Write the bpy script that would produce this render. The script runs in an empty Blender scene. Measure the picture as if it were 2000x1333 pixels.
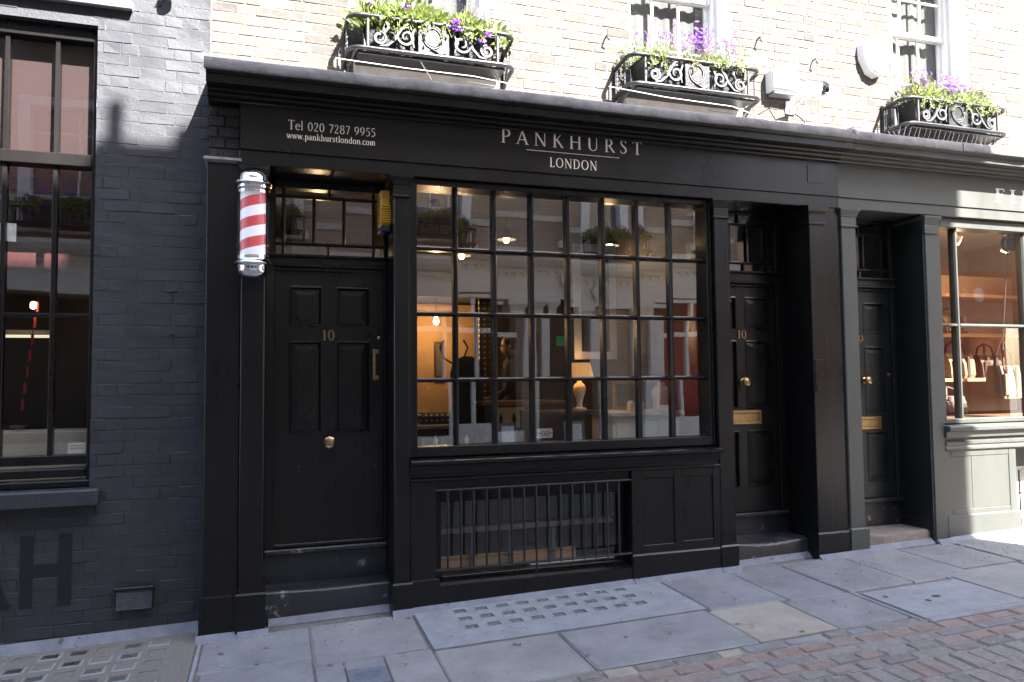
import bpy, bmesh, math, random
from mathutils import Vector, Matrix
R = math.radians
rnd = random.Random(7)
SC = bpy.context.scene
COL = SC.collection

# ------------------------------------------------------------------ camera, sky, sun, exposure
cd = bpy.data.cameras.new('camera')
cam = bpy.data.objects.new('camera', cd)
COL.objects.link(cam)
cd.sensor_width = 36.0
cd.lens = 36.0 * 1460 / 2000
cd.clip_start = 0.05
cd.clip_end = 400
yaw, pitch, roll = R(17.95), R(3.0), R(0.5875)
fw = Vector((math.sin(yaw) * math.cos(pitch), math.cos(yaw) * math.cos(pitch), math.sin(pitch)))
rt0 = Vector((math.cos(yaw), -math.sin(yaw), 0))
dn0 = fw.cross(rt0)
rt = rt0 * math.cos(roll) + dn0 * math.sin(roll)
dn = -rt0 * math.sin(roll) + dn0 * math.cos(roll)
cam.matrix_world = Matrix(((rt.x, -dn.x, -fw.x, 0), (rt.y, -dn.y, -fw.y, -5.25), (rt.z, -dn.z, -fw.z, 1.62), (0, 0, 0, 1)))
SC.camera = cam

SUN = Vector((0.45, -1.0, 1.05)).normalized()
world = bpy.data.worlds.new('World')
SC.world = world
world.use_nodes = True
wn = world.node_tree.nodes
sky = wn.new('ShaderNodeTexSky')
sky.sky_type = 'NISHITA'
sky.sun_disc = False
sky.dust_density = 1.8
sky.ozone_density = 0.9
sky.sun_elevation = math.asin(SUN.z)
sky.sun_rotation = math.atan2(SUN.x, SUN.y)
world.node_tree.links.new(sky.outputs[0], wn['Background'].inputs[0])
wn['Background'].inputs[1].default_value = 0.105
sd = bpy.data.lights.new('sun', 'SUN')
sd.energy = 5.0
sd.angle = R(0.5)
sd.color = (1.0, 0.965, 0.91)
sun = bpy.data.objects.new('sun', sd)
sun.rotation_euler = (-SUN).to_track_quat('-Z', 'Y').to_euler()
COL.objects.link(sun)
vs = SC.view_settings
vs.view_transform = 'Standard'
vs.look = 'None'
vs.exposure = 3.36
vs.gamma = 1.0
vs.use_curve_mapping = False
SC.cycles.use_denoising = True
SC.cycles.max_bounces = 10
SC.cycles.diffuse_bounces = 5
SC.cycles.transparent_max_bounces = 24
SC.cycles.sample_clamp_indirect = 6.0
SC.cycles.caustics_reflective = False
SC.cycles.caustics_refractive = False

# ------------------------------------------------------------------ mesh helpers
class MB:
    def __init__(s): s.v = []; s.f = []; s.m = []; s.cur = 0
    def _f(s, fs):
        b = len(s.v)
        return b
    def add(s, vs_, fs):
        b = len(s.v); s.v += [tuple(p) for p in vs_]; s.f += [tuple(i + b for i in f) for f in fs]; s.m += [s.cur] * len(fs); return s
    def box(s, x0, x1, y0, y1, z0, z1):
        return s.add([(x0,y0,z0),(x1,y0,z0),(x1,y1,z0),(x0,y1,z0),(x0,y0,z1),(x1,y0,z1),(x1,y1,z1),(x0,y1,z1)],
                     [(0,3,2,1),(4,5,6,7),(0,1,5,4),(1,2,6,5),(2,3,7,6),(3,0,4,7)])
    def cbox(s, x0, x1, y0, y1, z0, z1, c=0.004):
        h = ((x1-x0)/2, (y1-y0)/2, (z1-z0)/2); c = min(c, *[q*0.9 for q in h])
        o = ((x0+x1)/2, (y0+y1)/2, (z0+z1)/2); vs_ = []; ix = {}
        for sx in (-1,1):
            for sy in (-1,1):
                for sz in (-1,1):
                    sg = (sx,sy,sz)
                    for a in range(3):
                        ix[sg,a] = len(vs_)
                        vs_.append(tuple(o[k] + sg[k]*(h[k] - (0 if k==a else c)) for k in range(3)))
        fs = []
        for a in range(3):
            b, d = (a+1)%3, (a+2)%3
            for sa in (-1,1):
                q = []
                for (sb,sd_) in ((-1,-1),(1,-1),(1,1),(-1,1)):
                    g=[0,0,0]; g[a]=sa; g[b]=sb; g[d]=sd_; q.append(ix[tuple(g),a])
                fs.append(tuple(q) if sa>0 else tuple(q[::-1]))
            for sb in (-1,1):
                for sd_ in (-1,1):
                    g0=[0,0,0]; g0[b]=sb; g0[d]=sd_; g1=list(g0); g0[a]=-1; g1[a]=1
                    g0=tuple(g0); g1=tuple(g1)
                    q=(ix[g0,b],ix[g1,b],ix[g1,d],ix[g0,d])
                    fs.append(q if sb*sd_<0 else q[::-1])
        for sx in (-1,1):
            for sy in (-1,1):
                for sz in (-1,1):
                    g=(sx,sy,sz); q=(ix[g,0],ix[g,1],ix[g,2]); fs.append(q if sx*sy*sz>0 else q[::-1])
        return s.add(vs_, fs)
    def prism(s, prof, axis, a, b):
        n = len(prof); vs_ = []
        for t in (a, b):
            for (u, w) in prof:
                vs_.append({'X':(t,u,w),'Y':(u,t,w),'Z':(u,w,t)}[axis])
        fs = [tuple(range(n))[::-1], tuple(range(n, 2*n))] + [(i,(i+1)%n,n+(i+1)%n,n+i) for i in range(n)]
        return s.add(vs_, fs)
    def loft(s, secs):            # rectangular sections (x0,x1,y0,y1,z)
        vs_ = []; fs = []
        for (x0,x1,y0,y1,z) in secs: vs_ += [(x0,y0,z),(x1,y0,z),(x1,y1,z),(x0,y1,z)]
        for k in range(len(secs)-1):
            a=4*k
            for i in range(4): fs.append((a+i,a+(i+1)%4,a+4+(i+1)%4,a+4+i))
        e=4*(len(secs)-1); fs += [(3,2,1,0),(e,e+1,e+2,e+3)]
        return s.add(vs_, fs)
    def tube(s, pts, r, n=8, closed=False):
        P=[Vector(p) for p in pts]; m=len(P); rs = r if isinstance(r,(list,tuple)) else [r]*m
        T=[]
        for i in range(m):
            a=P[i-1] if (i>0 or closed) else P[i]; b=P[(i+1)%m] if (i<m-1 or closed) else P[i]
            t=(b-a); T.append(t.normalized() if t.length>1e-9 else Vector((0,0,1)))
        up=Vector((0,0,1)) if abs(T[0].z)<.9 else Vector((1,0,0))
        N=(up-T[0]*up.dot(T[0])).normalized(); vs_=[]; fs=[]
        for i in range(m):
            N=(N-T[i]*N.dot(T[i])); N=N.normalized() if N.length>1e-6 else Vector((1,0,0)); Bn=T[i].cross(N)
            for k in range(n):
                a=2*math.pi*k/n; vs_.append(P[i]+(N*math.cos(a)+Bn*math.sin(a))*rs[i])
        L = m if closed else m-1
        for i in range(L):
            a=i*n; b=((i+1)%m)*n
            for k in range(n): fs.append((a+k,a+(k+1)%n,b+(k+1)%n,b+k))
        if not closed: fs += [tuple(range(n))[::-1], tuple(range((m-1)*n,m*n))]
        return s.add(vs_, fs)
    def lathe(s, prof, o=(0,0,0), axis='Z', n=24):
        vs_=[]; fs=[]
        for (r,h) in prof:
            for k in range(n):
                a=2*math.pi*k/n; u,w=r*math.cos(a),r*math.sin(a)
                q={'Z':(u,w,h),'Y':(u,h,w),'X':(h,u,w)}[axis]
                vs_.append((o[0]+q[0],o[1]+q[1],o[2]+q[2]))
        m=len(prof)
        for i in range(m-1):
            for k in range(n): fs.append((i*n+k,i*n+(k+1)%n,(i+1)*n+(k+1)%n,(i+1)*n+k))
        fs += [tuple(range(n))[::-1], tuple(range((m-1)*n,m*n))]
        return s.add(vs_, fs)
    def mesh(s, mats, smooth=0, recalc=True, name='mesh'):
        me = bpy.data.meshes.new(name); me.from_pydata(s.v, [], s.f)
        if not isinstance(mats,(list,tuple)): mats=[mats]
        for m_ in mats: me.materials.append(m_)
        if len(mats)>1: me.polygons.foreach_set('material_index', s.m)
        if recalc:
            bm=bmesh.new(); bm.from_mesh(me); bmesh.ops.recalc_face_normals(bm, faces=bm.faces); bm.to_mesh(me); bm.free()
        if smooth:
            me.polygons.foreach_set('use_smooth',[True]*len(me.polygons)); me.set_sharp_from_angle(angle=R(smooth))
        me.update(); return me
    def build(s, name, mats, parent=None, smooth=0, recalc=True):
        return obj(name, s.mesh(mats, smooth, recalc, name), parent)

def obj(name, me, parent=None, loc=None):
    o=bpy.data.objects.new(name, me); COL.objects.link(o)
    if parent: o.parent=parent
    if loc: o.location=loc
    return o
def tag(o, label=None, cat=None, group=None, kind=None):
    if label: o['label']=label
    if cat: o['category']=cat
    if group: o['group']=group
    if kind: o['kind']=kind
    return o
def thing(name, label, cat, group=None, loc=(0,0,0)):
    o=bpy.data.objects.new(name,None); COL.objects.link(o); o.location=loc; o.empty_display_size=.1
    return tag(o,label,cat,group)
def bx(name, m, parent, x0,x1,y0,y1,z0,z1, c=.003):
    return MB().cbox(x0,x1,y0,y1,z0,z1,c).build(name,m,parent)
def GZ(X, Y=0.0): return .026*X - .01 + .02*Y      # pavement height: the street climbs and falls to the road

# ------------------------------------------------------------------ materials
def mat(name, col, rough=.5, metal=0., var=.0, vs_=6., bump=0., bs=90., rand=0., spec=.5, spots=None, spot_s=30., spot_t=.62, streak=(1,1,1), emit=None, rvar=0., coat=0., trans=0.):
    m=bpy.data.materials.new(name); m.use_nodes=True; nt=m.node_tree; N=nt.nodes; L=nt.links; b=N['Principled BSDF']
    geo=N.new('ShaderNodeNewGeometry'); mp=N.new('ShaderNodeMapping'); mp.inputs['Scale'].default_value=streak; L.new(geo.outputs['Position'],mp.inputs[0])
    rgb=N.new('ShaderNodeRGB'); rgb.outputs[0].default_value=(*col,1); c=rgb.outputs[0]
    if var:
        n=N.new('ShaderNodeTexNoise'); n.inputs['Scale'].default_value=vs_; n.inputs['Detail'].default_value=6; n.inputs['Roughness'].default_value=.65; L.new(mp.outputs[0],n.inputs['Vector'])
        mr=N.new('ShaderNodeMapRange'); mr.inputs[1].default_value=.25; mr.inputs[2].default_value=.75; mr.inputs[3].default_value=1-var; mr.inputs[4].default_value=1+var; L.new(n.outputs[0],mr.inputs[0])
        h=N.new('ShaderNodeHueSaturation'); L.new(mr.outputs[0],h.inputs['Value']); L.new(c,h.inputs['Color']); c=h.outputs[0]
        n2=N.new('ShaderNodeTexNoise'); n2.inputs['Scale'].default_value=max(160,vs_*9); n2.inputs['Detail'].default_value=3; n2.inputs['Roughness'].default_value=.8; L.new(geo.outputs['Position'],n2.inputs['Vector'])
        m2_=N.new('ShaderNodeMapRange'); m2_.inputs[1].default_value=.3; m2_.inputs[2].default_value=.7; m2_.inputs[3].default_value=1-var*.8; m2_.inputs[4].default_value=1+var*.8; L.new(n2.outputs[0],m2_.inputs[0])
        h2=N.new('ShaderNodeHueSaturation'); L.new(m2_.outputs[0],h2.inputs['Value']); L.new(c,h2.inputs['Color']); c=h2.outputs[0]
    if rand:
        oi=N.new('ShaderNodeObjectInfo'); mr=N.new('ShaderNodeMapRange'); mr.inputs[3].default_value=1-rand; mr.inputs[4].default_value=1+rand; L.new(oi.outputs['Random'],mr.inputs[0])
        h=N.new('ShaderNodeHueSaturation'); L.new(mr.outputs[0],h.inputs['Value']); L.new(c,h.inputs['Color']); c=h.outputs[0]
    if spots:
        n=N.new('ShaderNodeTexNoise'); n.inputs['Scale'].default_value=spot_s; n.inputs['Detail'].default_value=5; n.inputs['Roughness'].default_value=.7; L.new(mp.outputs[0],n.inputs['Vector'])
        mr=N.new('ShaderNodeMapRange'); mr.inputs[1].default_value=spot_t; mr.inputs[2].default_value=spot_t+.06; L.new(n.outputs[0],mr.inputs[0])
        mx=N.new('ShaderNodeMixRGB'); mx.inputs[2].default_value=(*spots,1); L.new(mr.outputs[0],mx.inputs[0]); L.new(c,mx.inputs[1]); c=mx.outputs[0]
    L.new(c,b.inputs['Base Color']); b.inputs['Roughness'].default_value=rough; b.inputs['Metallic'].default_value=metal; b.inputs['Specular IOR Level'].default_value=spec
    if coat: b.inputs['Coat Weight'].default_value=coat; b.inputs['Coat Roughness'].default_value=.1
    if rvar:
        n=N.new('ShaderNodeTexNoise'); n.inputs['Scale'].default_value=4; n.inputs['Detail'].default_value=5; L.new(mp.outputs[0],n.inputs['Vector'])
        mr=N.new('ShaderNodeMapRange'); mr.inputs[1].default_value=.3; mr.inputs[2].default_value=.7; mr.inputs[3].default_value=rough-rvar; mr.inputs[4].default_value=rough+rvar; L.new(n.outputs[0],mr.inputs[0]); L.new(mr.outputs[0],b.inputs['Roughness'])
    if bump:
        n=N.new('ShaderNodeTexNoise'); n.inputs['Scale'].default_value=bs; n.inputs['Detail'].default_value=4; L.new(mp.outputs[0],n.inputs['Vector'])
        bp=N.new('ShaderNodeBump'); bp.inputs['Strength'].default_value=bump; bp.inputs['Distance'].default_value=.01; L.new(n.outputs[0],bp.inputs['Height']); L.new(bp.outputs[0],b.inputs['Normal'])
    if emit: b.inputs['Emission Color'].default_value=(*emit[0],1); b.inputs['Emission Strength'].default_value=emit[1]
    if trans: b.inputs['Transmission Weight'].default_value=trans
    return m
def ramp_mat(name, cols, rough=.9, var=.2, bump=.4, bs=60., spec=.3, spots=None, spot_t=.64, spot_s=14., vsc=18.):   # colour picked per object
    m=mat(name,(1,1,1),rough,var=var,vs_=vsc,bump=bump,bs=bs,spec=spec,spots=spots,spot_t=spot_t,spot_s=spot_s); nt=m.node_tree
    rgb=[n for n in nt.nodes if n.type=='RGB'][0]; oi=nt.nodes.new('ShaderNodeObjectInfo'); cr=nt.nodes.new('ShaderNodeValToRGB'); cr.color_ramp.interpolation='LINEAR'
    e=cr.color_ramp.elements; e[0].color=(*cols[0],1); e[1].color=(*cols[-1],1)
    for i,c in enumerate(cols[1:-1]): q=e.new((i+1)/(len(cols)-1)); q.color=(*c,1)
    nt.links.new(oi.outputs['Random'],cr.inputs[0])
    for l in list(rgb.outputs[0].links): nt.links.new(cr.outputs[0],l.to_socket)
    return m
def glass(name, tint=(.93,.96,.95), boost=1.8, wav=.25, ws=2.2):
    m=bpy.data.materials.new(name); m.use_nodes=True; nt=m.node_tree; N=nt.nodes; L=nt.links; N.remove(N['Principled BSDF'])
    t=N.new('ShaderNodeBsdfTransparent'); t.inputs[0].default_value=(*tint,1); g=N.new('ShaderNodeBsdfGlossy'); g.inputs['Roughness'].default_value=.0
    fr=N.new('ShaderNodeLayerWeight'); fr.inputs[0].default_value=.5; pw=N.new('ShaderNodeMath'); pw.operation='POWER'; pw.inputs[1].default_value=5; L.new(fr.outputs['Facing'],pw.inputs[0]); mu=N.new('ShaderNodeMath'); mu.operation='MULTIPLY_ADD'; mu.inputs[1].default_value=.96*min(boost,2); mu.inputs[2].default_value=.042*boost; mu.use_clamp=True; L.new(pw.outputs[0],mu.inputs[0])
    mx=N.new('ShaderNodeMixShader'); L.new(mu.outputs[0],mx.inputs[0]); L.new(t.outputs[0],mx.inputs[1]); L.new(g.outputs[0],mx.inputs[2]); L.new(mx.outputs[0],N['Material Output'].inputs[0])
    if wav:
        geo=N.new('ShaderNodeNewGeometry'); n=N.new('ShaderNodeTexNoise'); n.inputs['Scale'].default_value=ws; n.inputs['Detail'].default_value=1; L.new(geo.outputs['Position'],n.inputs['Vector'])
        oi=N.new('ShaderNodeObjectInfo'); ad=N.new('ShaderNodeVectorMath'); ad.operation='ADD'; sc_=N.new('ShaderNodeVectorMath'); sc_.operation='SCALE'; sc_.inputs['Scale'].default_value=3.
        L.new(oi.outputs['Location'],sc_.inputs[0]); L.new(geo.outputs['Position'],ad.inputs[0]); L.new(sc_.outputs[0],ad.inputs[1]); L.new(ad.outputs[0],n.inputs['Vector'])
        bp=N.new('ShaderNodeBump'); bp.inputs['Strength'].default_value=wav; bp.inputs['Distance'].default_value=.012; L.new(n.outputs[0],bp.inputs['Height']); L.new(bp.outputs[0],g.inputs['Normal']); L.new(bp.outputs[0],fr.inputs['Normal'])
    return m
M={}
M['black']=mat('black_gloss_paint',(.0072,.0064,.0062),.30,spec=.36,var=.22,vs_=3,bump=.04,bs=60,streak=(1,1,.4),rvar=.05,spots=(.03,.029,.029),spot_s=30,spot_t=.735)
M['blackstep']=mat('worn_black_step_paint_sky_tint',(.020,.021,.024),.34,var=.3,vs_=8,bump=.25,bs=50,spots=(.2,.19,.18),spot_s=8,spot_t=.605)  # base lifted towards blue as painted sky reflection; pale spots are chipped paint
M['taupe']=mat('taupe_grey_paint',(.051,.054,.048),.5,var=.12,vs_=4,bump=.06,bs=40,streak=(1,1,.25),rvar=.08)
M['wallpaint']=mat('dark_painted_brick',(.041,.042,.048),.42,spec=.35,var=.2,vs_=5,bump=.16,bs=45,spots=(.08,.08,.08),spot_s=40,spot_t=.72,rvar=.1)
M['walljoint']=mat('dark_painted_joint',(.039,.040,.046),.45,spec=.35,var=.2,bump=.3)
M['darkbrick']=mat('dark_brick',(.035,.030,.028),.9,var=.5,vs_=22,bump=.7,bs=50,spots=(.22,.2,.19),spot_s=25,spot_t=.66)  # near-black brown brick with pale specks
M['letter_black']=mat('flat_black_lettering',(.004,.004,.005),.7)
M['cream']=mat('cream_sign_paint',(.92,.83,.72),.5)
M['white_letter']=mat('white_sign_paint',(.78,.76,.72),.5)
M['brick_a']=ramp_mat('london_stock_brick',[(.094,.084,.073),(.075,.068,.060),(.103,.092,.079),(.089,.076,.067),(.062,.057,.053),(.115,.104,.089)],spots=(.06,.05,.045),spot_t=.67,spot_s=20)
M['brick_b']=ramp_mat('reddish_stock_brick',[(.094,.071,.062),(.107,.091,.076),(.080,.059,.053),(.118,.101,.084),(.098,.079,.068),(.078,.063,.056)],spots=(.065,.055,.05),spot_t=.67,spot_s=20)
M['mortar']=mat('pale_lime_mortar',(.140,.129,.114),.95,var=.25,vs_=14,bump=.6,bs=70)
M['whitep']=mat('white_gloss_paint',(.72,.71,.69),.35,var=.08,vs_=5,bump=.05)
M['stucco']=mat('white_stucco_reveal',(.74,.73,.70),.8,var=.08,bump=.2)
M['stone']=mat('pale_stone',(.50,.47,.42),.85,var=.25,vs_=7,bump=.4)
M['iron']=mat('black_iron_paint',(.010,.010,.011),.38,var=.3,vs_=20,bump=.25,bs=70,rvar=.1)
M['ironlight']=mat('grey_iron_paint',(.055,.055,.058),.5,var=.2,vs_=20,bump=.2)
M['lead']=mat('weathered_lead',(.24,.235,.24),.5,metal=.2,var=.45,vs_=7,bump=.5,bs=18,spots=(.36,.34,.33),spot_s=12,spot_t=.62,rvar=.12)
M['chrome']=mat('polished_chrome',(.86,.86,.87),.06,metal=1)
M['brass']=mat('polished_brass',(.40,.275,.13),.33,metal=1,var=.25,vs_=30,bump=.05)
M['brassdull']=mat('aged_brass',(.36,.275,.155),.36,metal=1,var=.3,vs_=25)
M['slab']=ramp_mat('york_stone',[(.215,.203,.20),(.24,.225,.217),(.20,.191,.19),(.225,.215,.213),(.255,.236,.218)],rough=.7,var=.28,vsc=2.6,bump=.5,bs=70,spec=.4,spots=(.19,.175,.165),spot_t=.63,spot_s=5)
M['slabwarm']=mat('buff_york_stone',(.31,.265,.21),.8,var=.2,vs_=5,bump=.25,bs=28,spots=(.27,.18,.12),spot_s=4,spot_t=.63)
M['concrete']=mat('cast_concrete',(.255,.25,.252),.8,var=.22,vs_=7,bump=.3,bs=120,spots=(.2,.2,.21),spot_s=9,spot_t=.67)
M['aggregate']=mat('exposed_aggregate',(.19,.165,.14),.85,var=.5,vs_=120,bump=.8,bs=160,spots=(.42,.38,.34),spot_s=130,spot_t=.66)
M['joint']=mat('sandy_joint',(.16,.145,.13),.95,var=.4,vs_=30,bump=.6)
M['fillet']=mat('blue_grey_fillet_paint',(.165,.17,.195),.65,var=.3,vs_=7,bump=.4,spots=(.07,.068,.068),spot_s=11,spot_t=.6)
M['glassblock']=mat('green_glass_lens',(.14,.172,.158),.18,var=.6,vs_=60,bump=.3,bs=120)
M['glassframe']=mat('lens_rim',(.25,.24,.24),.7,var=.2,vs_=40,bump=.3)
M['castiron']=mat('cast_iron_cover',(.16,.165,.185),.55,var=.25,vs_=25,bump=.3)
M['paver']=ramp_mat('clay_paver',[(.255,.18,.145),(.24,.165,.135),(.265,.195,.16),(.23,.18,.155)],rough=.8,var=.25,bump=.35,bs=60,spots=(.24,.205,.185),spot_t=.54,spot_s=18)
M['sett']=ramp_mat('granite_sett',[(.20,.175,.155),(.225,.195,.17),(.165,.15,.14),(.235,.19,.16),(.23,.205,.185),(.24,.18,.145)],rough=.75,var=.25,bump=.5,bs=45,spots=(.25,.22,.2),spot_t=.55,spot_s=20)
M['road']=mat('road_bedding',(.22,.19,.165),.9,var=.4,vs_=20,bump=.6)
M['glass']=glass('window_glass',boost=6.2,wav=.07)
M['oldglass']=glass('old_wavy_glass',boost=4.6,wav=.14,ws=1.6)
M['sashglass']=glass('sash_glass',boost=2.2,wav=.12,ws=1.6)
M['plainglass']=glass('plain_shop_glass',boost=2.6,wav=.05)
M['tubeglass']=glass('clear_tube',tint=(.98,.98,.98),boost=1.0,wav=0)
M['red']=mat('red_wall',(.28,.018,.018),.6,var=.15)
M['darkroom']=mat('dark_room',(.035,.03,.028),.8,var=.3)

# ------------------------------------------------------------------ drawn serif lettering
TK,TN=.125,.06
def st(x0,y0,x1,y1,w): return [((x0,y0,w),(x1,y1,w))]
def arc(cx,cy,rx,ry,a0,a1,n=18,tk=TK,tn=TN):
    o=[]
    for i in range(n+1):
        a=R(a0+(a1-a0)*i/n); o.append((cx+rx*math.cos(a),cy+ry*math.sin(a),tn+(tk-tn)*abs(math.cos(a))**1.3))
    return [o]
def ser(x,y,w=.26,h=.035): return [((x-w/2,y,h),(x+w/2,y,h))]
T2=.1
GL={
'P':(.62,st(.17,0,.17,1,TK)+ser(.17,.02)+ser(.13,.98,.22)+[[(.17,.97,TN),(.34,.97,TN)]]+arc(.33,.72,.22,.25,90,-90)+[[(.33,.47,TN),(.17,.47,TN)]]),
'A':(.78,st(.10,.02,.40,.98,TN)+st(.38,1.02,.69,.02,TK)+st(.2,.34,.58,.34,TN)+ser(.1,.02,.2)+ser(.69,.02,.24)),
'N':(.86,st(.16,.02,.16,.98,TN)+st(.14,.99,.72,.02,TK)+st(.72,.0,.72,.98,TN)+ser(.16,.02,.22)+ser(.12,.98,.2)+ser(.72,.98,.24)),
'K':(.76,st(.17,0,.17,1,TK)+ser(.17,.02)+ser(.17,.98)+st(.2,.48,.58,.97,TN)+st(.3,.6,.66,.02,TK)+ser(.58,.98,.2)+ser(.68,.02,.18)),
'H':(.86,st(.17,0,.17,1,TK)+st(.69,0,.69,1,TK)+st(.17,.52,.69,.52,TN)+ser(.17,.02)+ser(.17,.98)+ser(.69,.02)+ser(.69,.98)),
'U':(.82,st(.17,.33,.17,1,TK)+[[(.17,.34,TK),(.19,.18,TK*.9),(.26,.06,TN*1.2),(.4,.01,TN),(.54,.06,TN),(.63,.18,TN),(.65,.34,TN)]]+st(.65,.33,.65,1,TN)+ser(.17,.98)+ser(.65,.98,.22)),
'R':(.72,st(.17,0,.17,1,TK)+ser(.17,.02)+ser(.13,.98,.22)+[[(.17,.97,TN),(.33,.97,TN)]]+arc(.32,.74,.2,.23,90,-90)+[[(.32,.51,TN),(.17,.51,TN)]]+st(.34,.52,.66,.02,TK)+ser(.68,.02,.14)),
'S':(.54,[[(.44,.8,TN),(.43,.93,TN),(.33,.985,TN),(.2,.97,TN),(.12,.88,TK*.8),(.12,.75,TK*.9),(.2,.63,TK),(.33,.5,TK),(.43,.37,TK),(.45,.23,TK*.9),(.39,.09,TK*.7),(.27,.015,TN),(.15,.03,TN),(.09,.1,TN),(.08,.22,TN)]]),
'T':(.70,st(.35,0,.35,1,TK)+st(.06,.97,.64,.97,TN)+ser(.35,.02,.28)+st(.07,.83,.05,.98,.045)+st(.63,.83,.65,.98,.045)),
'L':(.60,st(.17,0,.17,1,TK)+ser(.17,.98)+ser(.12,.02,.2)+st(.17,.03,.53,.03,TN)+st(.53,.02,.56,.2,.045)),
'O':(.88,arc(.44,.5,.35,.48,0,360,36)),
'D':(.84,st(.17,0,.17,1,TK)+[[(.06,.97,TN),(.36,.97,TN)]]+arc(.34,.5,.38,.47,90,-90)+[[(.36,.03,TN),(.06,.03,TN)]]),
'F':(.60,st(.19,0,.19,1,.17)+ser(.19,.03,.34,.06)+st(.06,.97,.56,.97,.07)+st(.56,.98,.56,.76,.05)+st(.19,.52,.44,.52,.07)+st(.44,.42,.44,.62,.05)),
'I':(.42,st(.2,0,.2,1,.17)+ser(.2,.03,.34,.06)+ser(.2,.97,.34,.06)),
'G':(.86,arc(.44,.5,.34,.48,50,330,24)+st(.76,.08,.76,.44,TK)+ser(.74,.44,.24)),
'Q':(.88,arc(.44,.5,.35,.48,0,360,36)+st(.5,.05,.82,-.2,TK*.8)),
'E':(.62,st(.17,0,.17,1,TK)+st(.06,.97,.55,.97,TN)+st(.06,.03,.57,.03,TN)+st(.17,.52,.44,.52,TN)),
'w':(.74,st(.06,.62,.22,.02,T2)+st(.22,.02,.37,.6,.05)+st(.37,.6,.53,.02,T2)+st(.53,.02,.68,.62,.05)+ser(.07,.62,.17)+ser(.67,.62,.15)+ser(.36,.62,.14)),
'.':(.24,st(.11,.0,.11,.1,.11)),
'p':(.58,st(.15,-.3,.15,.62,T2)+ser(.15,-.29,.24)+arc(.28,.31,.2,.31,150,-150,20,T2,.05)+ser(.1,.6,.1)),
'a':(.48,[[(.09,.52,.05),(.16,.62,.05),(.27,.62,.06),(.34,.5,T2),(.34,.12,T2),(.44,.03,.04)]]+arc(.2,.17,.12,.17,70,330,14,T2,.05)),
'n':(.60,st(.14,0,.14,.62,T2)+ser(.14,.02,.22)+ser(.09,.6,.1)+[[(.14,.45,.05),(.26,.6,.06),(.38,.6,.08),(.45,.48,T2),(.45,0,T2)]]+ser(.45,.02,.22)),
'k':(.58,st(.14,0,.14,.98,T2)+ser(.14,.02,.22)+ser(.09,.97,.1)+st(.16,.28,.42,.6,.05)+st(.25,.38,.5,.02,T2)+ser(.42,.61,.16)+ser(.5,.02,.14)),
'h':(.60,st(.14,0,.14,.98,T2)+ser(.14,.02,.22)+ser(.09,.97,.1)+[[(.14,.45,.05),(.26,.6,.06),(.38,.6,.08),(.45,.48,T2),(.45,0,T2)]]+ser(.45,.02,.22)),
'u':(.60,[[(.14,.62,T2),(.14,.16,T2),(.2,.04,.08),(.3,.02,.05),(.45,.16,.05)]]+st(.45,0,.45,.62,T2)+ser(.1,.6,.12)+ser(.41,.6,.12)+ser(.5,.02,.1)),
'r':(.42,st(.14,0,.14,.62,T2)+ser(.14,.02,.24)+ser(.09,.6,.1)+[[(.14,.42,.05),(.24,.58,.06),(.36,.58,.1)]]),
's':(.42,[[(.33,.5,.05),(.31,.59,.05),(.2,.62,.05),(.1,.54,.08),(.12,.42,T2),(.24,.32,T2),(.33,.21,T2),(.32,.07,.07),(.2,.0,.05),(.1,.02,.05),(.07,.14,.05)]]),
't':(.40,[[(.16,.8,.05),(.16,.6,T2),(.16,.14,T2),(.22,.03,.06),(.34,.05,.04)]]+st(.05,.6,.33,.6,.045)),
'l':(.30,st(.14,0,.14,.98,T2)+ser(.14,.02,.22)+ser(.09,.97,.1)),
'o':(.56,arc(.27,.31,.2,.31,0,360,24,T2,.05)),
'd':(.60,st(.44,0,.44,.98,T2)+ser(.39,.97,.1)+ser(.49,.02,.1)+arc(.28,.31,.2,.31,30,330,20,T2,.05)),
'c':(.48,arc(.27,.31,.2,.31,45,325,20,T2,.05)+st(.4,.5,.4,.56,.09)),
'm':(.90,st(.14,0,.14,.62,T2)+ser(.14,.02,.22)+ser(.09,.6,.1)+[[(.14,.45,.05),(.25,.6,.06),(.35,.6,.08),(.42,.48,T2),(.42,0,T2)]]+[[(.42,.45,.05),(.54,.6,.06),(.64,.6,.08),(.71,.48,T2),(.71,0,T2)]]+ser(.42,.02,.2)+ser(.71,.02,.2)),
'e':(.50,arc(.26,.31,.19,.31,5,320,22,T2,.05)+st(.08,.36,.44,.36,.045)),
'0':(.56,arc(.28,.45,.19,.45,0,360,28,T2,.05)),
'1':(.42,st(.22,0,.22,.9,T2)+ser(.22,.02,.24)+st(.22,.88,.09,.78,.05)),
'2':(.54,[[(.09,.68,.06),(.12,.82,.06),(.22,.9,.06),(.36,.86,.08),(.42,.72,T2),(.38,.55,.09),(.24,.3,.06),(.08,.05,.05)]]+st(.07,.04,.46,.04,.085)),
'7':(.52,st(.07,.86,.46,.86,.085)+st(.45,.86,.2,0,.085)),
'8':(.56,arc(.28,.68,.15,.21,0,360,22,.09,.05)+arc(.28,.24,.19,.24,0,360,24,T2,.05)),
'9':(.56,arc(.27,.6,.18,.29,0,360,24,T2,.05)+[[(.45,.6,T2),(.42,.35,.09),(.32,.15,.07),(.16,.02,.05)]]),
'5':(.52,[[(.14,.88,.05),(.12,.52,.05),(.26,.56,.06),(.4,.46,.09),(.43,.28,T2),(.37,.09,.09),(.24,.0,.06),(.08,.05,.08)]]+st(.13,.85,.44,.86,.085)),
' ':(.34,[]),
}
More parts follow.
